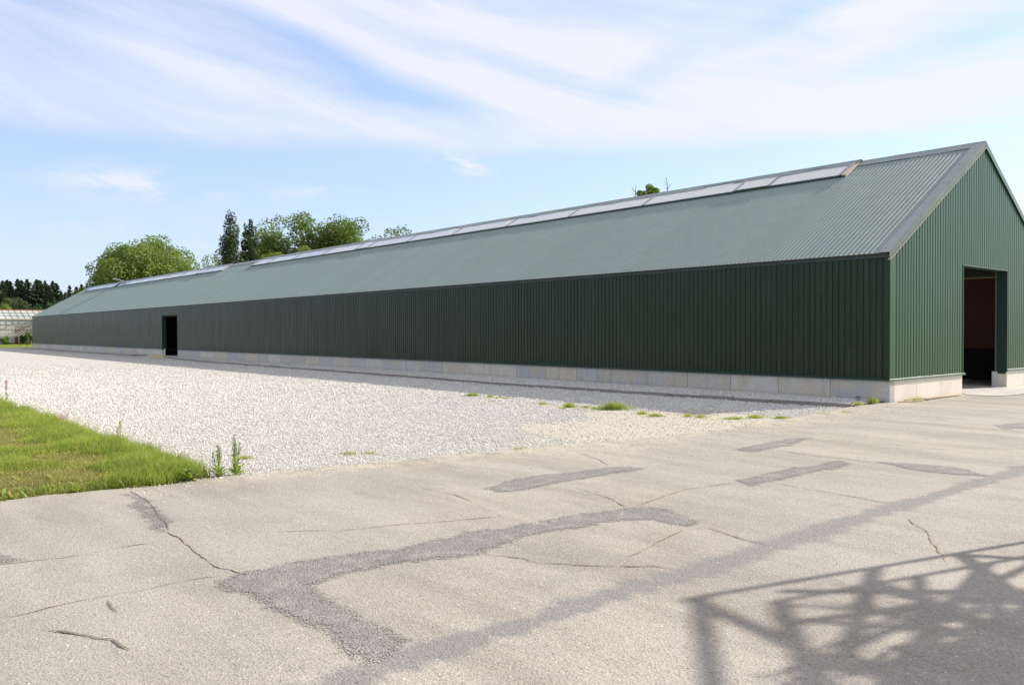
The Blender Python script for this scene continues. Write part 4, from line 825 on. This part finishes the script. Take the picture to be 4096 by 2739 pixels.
# ------------------------------------------------------------------ trees
def leaves(name, C_, R_, n_leaf, size, mt, parent, seed, flat=1.0, shell=.55):
    """leaf faces on the shells of many lobes: C_ (k,3) centres, R_ (k,3) radii"""
    r_ = np.random.default_rng(seed); n_leaf = int(n_leaf * (1.35 if n_leaf > 6000 else 1.15)); k = r_.choice(len(C_), n_leaf, p=(R_[:, 0] ** 2) / (R_[:, 0] ** 2).sum()); d = r_.normal(size=(n_leaf, 3)); d /= np.linalg.norm(d, axis=1)[:, None]
    rad = (shell + (1 - shell) * r_.random(n_leaf) ** .6) * (1 + .22 * (r_.random(n_leaf) > .86) * r_.random(n_leaf))
    c = C_[k] + d * R_[k] * rad[:, None]; nrm = d * .6 + r_.normal(size=(n_leaf, 3)) * .75; nrm /= np.linalg.norm(nrm, axis=1)[:, None]
    a = np.cross(nrm, r_.normal(size=(n_leaf, 3))); a /= np.linalg.norm(a, axis=1)[:, None]; b = np.cross(nrm, a); s_ = size * r_.uniform(.55, 1.3, n_leaf)[:, None]
    V_ = np.stack([c - a * s_ * .5, c - b * s_ * .32, c + a * s_ * .5, c + b * s_ * .32], 1).reshape(-1, 3); F_ = np.arange(n_leaf * 4).reshape(-1, 4)
    me_ = nmesh(name, V_, F_, mt); lobe_t = r_.random(len(C_))[k]; fattr(me_, 'tone', np.repeat(np.clip(.55 * lobe_t + .45 * r_.random(n_leaf), 0, 1), 4)); return link(name, me_, parent)
def broad_tree(name, x, y, H, W_, mt, seed, label, cat='tree', group=None, n=16000, size=.34, base=.12, lobes=70, trunk=.35, power=1.0):
    r_ = np.random.default_rng(seed); root = link(name, None, label=label, cat=cat, group=group, loc=(x, y, 0)); root.empty_display_size = 1
    cz = H * (base + 1) / 2; hz = H * (1 - base) / 2; C_ = []; R_ = []
    nm = max(9, lobes // 5); eff = .55 * W_ + .45 * min(2 * hz, 2.2 * W_)
    for i in range(nm):
        d = r_.normal(size=3); d /= np.linalg.norm(d); rr = r_.uniform(.30, .72); mc = np.array([d[0] * W_ / 2 * rr, d[1] * W_ / 2 * rr, cz + d[2] * hz * rr]); mr = eff * r_.uniform(.19, .29)
        for j in range(max(3, lobes // nm)):
            e = r_.normal(size=3); e /= np.linalg.norm(e); lr = mr * r_.uniform(.38, .62); C_.append(mc + e * mr * r_.uniform(.35, .85) * np.array([1, 1, .85])); R_.append([lr, lr, lr * r_.uniform(.7, 1.0)])
    for i in range(max(5, lobes // 5)):
        d = r_.normal(size=3) * .36; lr = eff * r_.uniform(.10, .17); C_.append(np.array([d[0] * W_ / 2, d[1] * W_ / 2, cz + d[2] * hz])); R_.append([lr, lr, lr])
    C_ = np.array(C_); R_ = np.array(R_)
    for ax_ in (0, 1):
        lo_, hi_ = (C_[:, ax_] - R_[:, ax_]).min(), (C_[:, ax_] + R_[:, ax_]).max(); C_[:, ax_] = (C_[:, ax_] - (lo_ + hi_) / 2) * W_ / (hi_ - lo_)
    lo_, hi_ = (C_[:, 2] - R_[:, 2]).min(), (C_[:, 2] + R_[:, 2]).max(); C_[:, 2] = H * base + (C_[:, 2] - lo_) * (H - H * base) / (hi_ - lo_)
    leaves('crown', C_, R_, n, size, mt, root, seed); tb = MB(); tb.tube([(0, 0, -.1), (0, 0, H * .3), (r_.normal(0, .3), r_.normal(0, .3), H * .75)], [trunk, trunk * .75, trunk * .2], 8)
    for i in r_.choice(len(C_), min(18, len(C_)), replace=False): c = C_[i]; z0 = r_.uniform(.15, .5) * H; tb.tube([(0, 0, z0), (c[0] * .55, c[1] * .55, (z0 + c[2]) / 2 + .4), tuple(c)], [trunk * .35, trunk * .2, .04], 5)
    tb.build('trunk', M_BARK, root); return root
def column_tree(x, y, H, W_, seed, label):
    r_ = np.random.default_rng(seed); root = link('columnar_tree', None, label=label, cat='tree', group='dark columnar trees', loc=(x, y, 0)); C_ = []; R_ = []
    for i in range(64):
        t = r_.random(); z = H * (.08 + .88 * t); wd_ = W_ / 2 * (1.55 * (1 - t) ** .55 * min(1, .35 + t * 2.2) if t > .4 else 1.0) ; wd_ = W_ / 2 * np.interp(t, [0, .25, .5, .75, .9, 1], [1.15, 1.25, 1.0, .70, .45, .20]); a = r_.uniform(0, 6.28); rr = r_.uniform(.3, .85)
        C_.append([math.cos(a) * wd_ * rr, math.sin(a) * wd_ * rr, z]); l_ = max(.45, wd_ * .48); R_.append([l_, l_, l_ * 1.5])
    leaves('crown', np.array(C_), np.array(R_), 17000, .36, M_OAK, root, seed); MB().tube([(0, 0, -.1), (0, 0, H * .5), (0, 0, H * .93)], [.4, .25, .05], 8).build('trunk', M_BARK, root); return root
broad_tree('broadleaf_tree', -147.8, 27.3, 19.8, 22.0, M_LEAF, 11, 'big round broadleaf tree rising behind the far end of the shed roof', n=56000, size=.42, lobes=150, trunk=.5)
broad_tree('broadleaf_tree', -154.0, 20.6, 12.5, 8.5, M_LEAF, 12, 'lower shoulder tree on the left flank of the big round tree', n=9000, size=.34, lobes=40)
column_tree(-152.8, 44.4, 27.0, 6.6, 13, 'tallest dark columnar tree, left of the pair')
column_tree(-153.3, 48.5, 26.2, 5.0, 14, 'slimmer dark columnar tree, right of the pair')
broad_tree('broadleaf_tree', -140.3, 36.2, 16.6, 7.0, M_LEAF2, 15, 'small pale tree left of the two columnar trees', n=7000, size=.32, lobes=30)
gq = 'row of broadleaf trees behind the shed ridge'
broad_tree('broadleaf_tree', -166.5, 59.0, 29.0, 13.5, M_LEAF2, 16, 'left tree of the tall row, right behind the columnar pair', group=gq, n=24000, size=.48, lobes=90)
broad_tree('broadleaf_tree', -161.0, 65.5, 29.2, 13.5, M_LEAF2, 17, 'tallest broadleaf crown in the middle of the row behind the ridge', group=gq, n=26000, size=.48, lobes=100)
broad_tree('broadleaf_tree', -156.0, 70.5, 28.2, 12.5, M_LEAF2, 18, 'pointed crown just right of the tallest in the row', group=gq, n=20000, size=.46, lobes=80)
broad_tree('broadleaf_tree', -148.0, 72.0, 27.2, 12.0, M_LEAF2, 19, 'rounded crown right of the gap in the tree row', group=gq, n=18000, size=.46, lobes=75)
broad_tree('broadleaf_tree', -143.0, 76.5, 25.2, 13.5, M_LEAF2, 20, 'last low crown of the row where it meets the ridge', group=gq, n=18000, size=.46, lobes=75)
broad_tree('broadleaf_tree', -103.5, 31.4, 14.4, 4.6, M_YEL, 21, 'bright yellow-green crown peeping over the ridge at left', n=7000, size=.26, lobes=36)
broad_tree('broadleaf_tree', -101.0, 35.6, 14.6, 4.2, M_YEL, 22, 'bright yellow-green crown peeping over the ridge at right', n=6500, size=.26, lobes=34)
tt = broad_tree('broadleaf_tree', -42.7, 42.1, 16.2, 2.6, M_LEAF, 23, 'small leafy treetop poking above the ridge near the skylights', n=7000, size=.17, lobes=26, base=.84, trunk=.16)
for i, (dx, dy, H) in enumerate(((-.9, -1.1, 15.9), (1.1, 1.3, 16.6))):
    rt = link('bare_treetop', None, label=('bare twigs left of the small leafy treetop', 'taller bare twigs right of the small leafy treetop')[i], cat='tree', loc=(-42.7 + dx, 42.1 + dy, 0)); mb_ = MB(); mb_.tube([(0, 0, 0), (0, 0, H - 1.6), (.05, .05, H - .2)], [.12, .05, .012], 6); r_ = random.Random(i)
    for k in range(7):
        z0 = H - r_.uniform(.3, 1.2); a = r_.uniform(0, 6.28); l_ = r_.uniform(.3, .8); e = (math.cos(a) * l_ * .7, math.sin(a) * l_ * .7, z0 + l_ * .7); mb_.tube([(0, 0, z0), e], [.022, .008], 4); mb_.tube([tuple(v * .5 + (0, 0, z0)[j] * .5 for j, v in enumerate(e)), (e[0] * .9, e[1] * 1.3, e[2] + .12)], [.012, .006], 4)
    mb_.build('trunk', M_BARK, rt)
# spruces
def spruce_mesh(seed, H=1.0):
    r_ = np.random.default_rng(seed); V_ = []; T_ = []; nW = 38
    for i in range(nW):
        t = i / nW; z = .10 + .88 * t ** .92; L_ = (.27 * (1 - t) ** 1.0 + .006) * r_.uniform(.75, 1.15); nb = int(9 + 4 * (1 - t))
        for b in range(nb):
            a = r_.uniform(0, 6.283); l_ = L_ * r_.uniform(.6, 1.2); d = np.array([math.cos(a), math.sin(a), 0]); p = np.array([-d[1], d[0], 0]); droop = .35 * (1 - t) - .25 * t; nseg = 5
            for s_ in range(nseg):
                for q in range(2):
                    f = (s_ + r_.random()) / nseg; c = np.array([0, 0, z]) + d * l_ * f + np.array([0, 0, -droop * l_ * f + .25 * l_ * f * f]) + p * r_.normal(0, .18) * l_ * .5 * f
                    sz_ = .025 * (1.15 - .5 * f) * (1 - .45 * t); u_ = d * sz_ + np.array([0, 0, r_.normal(-.2, .3)]) * sz_; v_ = p * sz_ * .55 + np.array([0, 0, r_.normal(-.3, .5)]) * sz_
                    V_ += [c - u_ * .6, c + v_, c + u_, c - v_]; T_ += [r_.random()] * 4
    V_ = np.array(V_); me_ = nmesh('crown', V_, np.arange(len(V_)).reshape(-1, 4), M_SPR); fattr(me_, 'tone', T_); return me_
spm = [spruce_mesh(i) for i in range(4)]; spt = MB().tube([(0, 0, 0), (0, 0, .5), (0, 0, .97)], [.014, .008, .001], 6).mesh('trunk', M_BARK)
zt = [(75, 360), (175, 340), (245, 370), (420, 320), (510, 350), (650, 325), (790, 470), (865, 330), (945, 350), (1060, 360), (1160, 470), (1245, 370), (1330, 420), (1530, 640), (1640, 470), (1800, 510), (1920, 450), (2040, 510), (-60, 370), (-190, 340), (1440, 620)]
SPL = ['leftmost spruce at the picture edge', 'narrow spruce, second from the left', 'spruce third from the left, touching its neighbour', 'tall spruce with open top, fourth from the left', 'dense narrow spruce, fifth from the left', 'broad tall spruce left of the middle gap', 'low spruce filling the middle gap', 'tallest broad spruce right of the middle gap', 'spruce leaning on the tallest broad one',
 'open-topped spruce in the right part of the main clump', 'short dark spruce behind the open-topped one', 'spruce second from the right end of the main clump', 'last spruce at the right end of the main clump', 'tiny spruce in the notch right of the clump', 'first of the four lone spruces above the shed roof', 'second of the four lone spruces above the shed roof', 'third of the four lone spruces above the shed roof', 'fourth lone spruce, nearest the big round tree', 'spruce just beyond the left picture edge', 'spruce farther beyond the left picture edge', 'lowest spruce of the notch beside the main clump']
def px_at(x4096, depth): return camxy + F2 * depth * 1.0002 + R2 * (x4096 - 2048) / 3275.7 * depth
for i, (zx, zy) in enumerate(zt):
    px = zx / 5.8625; py = 1050 + zy / 5.8625; d = 250 + rng.uniform(-12, 12); q = px_at(px, d); H = 1.76 + (1328 - py) / 3275.7 * d
    rt = link('spruce', None, label=SPL[i], cat='spruce', group='dark spruces beyond the greenhouse', loc=(q[0], q[1], 0)); c = link('crown', spm[i % 4], rt); tk = link('trunk', spt, rt)
    wf = rng.uniform(1.0, 1.4) * (1.25 if i in (5, 7) else 1); c.scale = (H * wf, H * wf, H); tk.scale = (H, H, H); c.rotation_euler.z = rng.uniform(0, 6.28)
for i in range(13):
    q = px_at(-60 + i * 31, 232 + rng.uniform(-8, 8)); broad_tree('understory_tree', q[0], q[1], rng.uniform(8.5, 12.5), rng.uniform(6, 8.5), M_PINE, 60 + i, ('leftmost', 'second', 'third', 'fourth', 'fifth', 'sixth', 'seventh', 'eighth', 'ninth', 'tenth', 'eleventh', 'twelfth', 'rightmost')[i] + ' dark understory tree from the left in the wood below the spruces', group='dark understory trees below the spruces', n=4200, size=.42, lobes=34, base=.0)
q = px_at(36, 200); broad_tree('birch', q[0], q[1], 10.6, 4.6, M_BIRCH, 80, 'pale drooping birch in front of the dark spruces', n=6000, size=.3, lobes=34, base=.02)
q = px_at(-2, 190); broad_tree('broadleaf_tree', q[0], q[1], 8.6, 5.0, M_YEL, 81, 'bright green bushy tree at the left picture edge above the greenhouse', n=5000, size=.3, lobes=30, base=.02)

# ------------------------------------------------------------------ glasshouse and timber frame, far left
gh = link('glasshouse', None, label='white hazy glasshouse with rusty ridge and cream gutter behind the timber frame', cat='greenhouse'); GXx = -163.0; Ya, Yb = -14.0, 26.0
gw = MB(); gw.add([(GXx, Ya, 0), (GXx, Yb, 0), (GXx, Yb, 4.25), (GXx, Ya, 4.25)], [(0, 1, 2, 3)]); gw.build('glass_wall', M_GLASS, gh)
gr = MB(); gr.add([(GXx, Ya, 4.35), (GXx, Yb, 4.35), (GXx - 4.5, Yb, 6.0), (GXx - 4.5, Ya, 6.0)], [(0, 1, 2, 3)]); gr.build('glass_roof', M_GLASS, gh)
gb = MB(); gb.add([(GXx - 9, Ya, 0), (GXx - 9, Yb, 0), (GXx - 9, Yb, 4.3), (GXx - 9, Ya, 4.3)], [(3, 2, 1, 0)]); gb.add([(GXx - 9, Ya, 4.35), (GXx - 9, Yb, 4.35), (GXx - 4.5, Yb, 5.98), (GXx - 4.5, Ya, 5.98)], [(0, 1, 2, 3)]); gb.build('back_glass', M_GLASS, gh)
MB().box((GXx - 4.62, Ya, 5.95), (GXx - 4.38, Yb, 6.14)).build('ridge', simple('rusty_ridge', (.42, .20, .14), .7, .3, 3), gh)
MB().box((GXx + .0, Ya, 4.22), (GXx + .16, Yb, 4.40)).build('gutter', simple('cream_gutter', (.78, .68, .40), .5, .05, 3), gh)
for zz, th_ in ((.9, .10), (1.75, .16), (2.5, .06), (3.3, .06)): MB().box((GXx + .01, Ya, zz), (GXx + .07, Yb, zz + th_)).build('rail', M_WHITE if th_ > .1 else M_STEEL, gh)
for i, yy_ in enumerate(np.arange(Ya, Yb, 1.0)):
    MB().box((GXx + .005, yy_, 0), (GXx + .06, yy_ + .05, 4.22)).build('glazing_bar', M_STEEL, gh)
    b_ = MB(); b_.bar((GXx + .02, yy_, 4.40), (GXx - 4.4, yy_ + (.0), 6.02), .06, .05); b_.build('roof_bar', M_STEEL, gh)
br = MB()
for yy_ in np.arange(Ya, Yb - 4, 4.0):
    br.bar((GXx - .3, yy_, 4.2), (GXx - .3, yy_ + 2, 3.2), .05); br.bar((GXx - .3, yy_ + 2, 3.2), (GXx - .3, yy_ + 4, 4.2), .05); br.bar((GXx - 3.2, yy_, 4.4), (GXx - 3.4, yy_ + 2.4, 5.6), .06)
br.build('trusses', M_STEEL, gh)
br = MB(); br.bar((GXx - 1.5, Ya, 4.95), (GXx - 1.5, Yb, 4.95), .07); br.bar((GXx - 3.0, Ya, 5.5), (GXx - 3.0, Yb, 5.5), .07); br.build('purlins', M_STEEL, gh)
# skeletal timber frame
M_RAFT = simple('pale_rafter_paint', (.78, .70, .56), .8, .15, 3)
tf = link('timber_frame', None, label='skeletal low timber greenhouse frame with bleached rafters, half hidden by the shed end', cat='frame')
Hh = (R2 * .87 + F2 * .5); Dd = (R2 * .5 - F2 * .866)
def tfp(lat_px, up, z):   # foot line across the view at 122 m, 'up' metres up-slope
    q = px_at(lat_px, 122) + Hh * up; return (q[0], q[1], z)
for i in range(14):
    lp = -62 + i * 15.4; zr_ = 3.05; MB().bar(tfp(lp, 0, 1.16), tfp(lp, 3.5, zr_), .24, .12).build('rafter', M_RAFT if i % 5 else M_WOOD, tf)
for up, zz in ((0, 1.18), (1.75, 2.13), (3.5, 3.1)): MB().bar(tfp(-64, up, zz + .08), tfp(142, up, zz + .08), .08, .07).build('purlin', M_WOODD, tf)
MB().bar(tfp(30, 4.3, 3.55), tfp(142, 4.3, 3.55), .09, .10).build('ridge_beam', M_WOODD, tf)
for i in range(6): MB().bar(tfp(-20 + i * 15.4 * 2, 3.5, 3.1), tfp(0 + i * 15.4 * 2, 4.3, 3.6), .08, .08).build('ridge_strut', M_WOODD, tf)
sh = MB(); sh.add([tfp(-2, 3.3, 2.2), tfp(60, 3.3, 2.9), tfp(52, 4.2, 3.5), tfp(20, 4.2, 2.9)], [(0, 1, 2, 3)]); sh.build('blue_sheeting', simple('bluish_film', (.42, .46, .62), .35, .1, 2), tf)
for i in range(8): MB().bar(tfp(-50 + i * 25, 0, 0), tfp(-50 + i * 25, 0, 1.2), .10, .10).build('post', M_WHITE if i % 2 else M_WOOD, tf)
for zz in (.12, .36, .60, .84): MB().bar(tfp(-60, -.05, zz), tfp(140, -.05, zz), .04, .10).build('wall_board', M_WOODD, tf)
back = MB(); back.bar(tfp(-64, 3.9, 1.45), tfp(142, 3.9, 1.45), .05, 2.9); back.build('dark_plant_backing', M_INNERD, tf)  # added dark sheet standing in for the plants inside the frame
def bush(px, dep, H, W_, mt, seed, label): q = px_at(px, dep); broad_tree('bush', q[0], q[1], H, W_, mt, seed, label, cat='bush', n=2500, size=.14, lobes=26, base=.0, trunk=.06)
bush(93, 120.5, 1.42, 1.15, M_OAK, 91, 'dark rounded bush against the timber frame'); bush(14, 120.5, 1.35, 1.9, M_LEAF, 92, 'pale green bush at the left picture edge by the timber frame'); bush(118, 121.8, 2.1, 1.3, M_LEAF2, 93, 'leafy climber spilling from the timber frame beside the shed end')
bush(112, 117, .35, .6, M_LEAF, 94, 'tiny low shrub on the grass beside the shed end')
# far lawn grass
n = 30000; x = rng.uniform(-129, -105.4, n); y = rng.uniform(-6, 12, n)
blades(x, y, np.full(n, -.06), rng.uniform(.10, .24, n), rng.uniform(.03, .06, n), rng.uniform(.2, .8, n), rng.random(n), 'far_grass', M_GRASS, kind='stuff')

# ------------------------------------------------------------------ lattice mast and tree just outside the frame (they cast the foreground shadow)
e_ = Vector((.63, -.777, 0)); B0 = Vector((8.03, -8.44, 0)); nrm_ = Vector((.777, .63, 0))
def tp(a, z, o_=0): return B0 + e_ * a + nrm_ * o_ + Vector((0, 0, z))
mast = link('lattice_frame', None, label='steel lattice frame standing beside the road right of the view', cat='lattice frame', loc=(0, 0, 0))
for a in (0.0, 3.2):
    for o_ in (0, .5): MB().bar(tp(a, 0, o_), tp(a, 5.0, o_), .05).build('post', M_STEEL, mast)
for z in (5.0, 3.35, 1.7):
    for o_ in (0, .5): MB().bar(tp(-.02, z - .05, o_), tp(3.22, z - .05, o_), .05, .08).build('beam', M_STEEL, mast)
dg = [((0, 5.0), (1.5, 4.42)), ((1.5, 4.42), (3.2, 5.0)), ((0, 4.36), (1.7, 3.80)), ((0, 3.9), (1.5, 4.40)), ((.15, 3.4), (1.45, 4.36)), ((.42, 4.92), (.75, 3.4)), ((0, 3.35), (1.6, 1.7)), ((1.6, 1.7), (3.2, 3.35)), ((.9, 4.97), (2.2, 3.6)), ((1.5, 4.4), (2.4, 3.35)), ((0, 4.7), (.9, 3.38))]
rb = random.Random(3)
for (a0_, z0_), (a1_, z1_) in [((0, 3.0), (1.1, 5.0)), ((.5, 3.0), (1.7, 5.0)), ((1.1, 3.0), (0, 4.6)), ((1.8, 3.4), (.3, 5.0)), ((2.2, 3.9), (1.0, 5.0)), ((0, 4.1), (2.4, 4.7)), ((0, 3.7), (2.4, 4.2)), ((2.4, 3.0), (1.2, 4.4))]: MB().bar(tp(a0_, z0_, .5), tp(a1_, z1_, .5), .055, .055).build('brace', M_STEEL, mast)
for k in range(11): MB().bar(tp(rb.uniform(.1, 2.2), rb.uniform(3.5, 4.3), .3), tp(rb.uniform(.1, 2.6), rb.uniform(4.3, 4.95), .3), .03, .03).build('brace', M_STEEL, mast)
for i, (p, q) in enumerate(dg): MB().bar(tp(*p, .25 * (i % 3)), tp(*q, .25 * (i % 3)), .06, .07).build('brace', M_STEEL, mast)
tr_ = B0 + e_ * 3.35 - nrm_ * .35
broad_tree('roadside_tree', tr_.x, tr_.y, 4.5, 3.2, M_LEAF, 95, 'small roadside tree behind the lattice frame right of the view', n=13000, size=.12, lobes=60, base=.05, trunk=.09)

vine = link('shadow_climber', None, label='added unseen climbing plant that tangles the shadow of the lattice frame', cat='climbing plant', loc=(0, 0, 0)); vs_ = MB(); r_ = random.Random(5); tips = []  # unseen climber added to make the cast shadow denser and more tangled
for k in range(26):
    a0, z0 = r_.uniform(1.2, 3.0), r_.uniform(1.5, 3.2); a1, z1 = r_.uniform(.1, 2.6), r_.uniform(3.9, 4.95); pts = []
    for j in range(7):
        f = j / 6; pts.append(tp(a0 + (a1 - a0) * f + math.sin(f * 5 + k) * .12, z0 + (z1 - z0) * f ** .8, .1 + r_.uniform(-.08, .08) + .3 * (k % 2)))
    vs_.tube(pts, [.022, .020, .018, .015, .012, .008, .005], 5); tips += [(p, .10 + .06 * r_.random()) for p in pts[2:] if r_.random() < .4]
vs_.build('stem', M_BARK, vine)
Cv = np.array([list(p) for p, q in tips]); Rv = np.array([[q, q, q] for p, q in tips]); leaves('leaves', Cv, Rv, 1300, .05, M_LEAF, vine, 5)
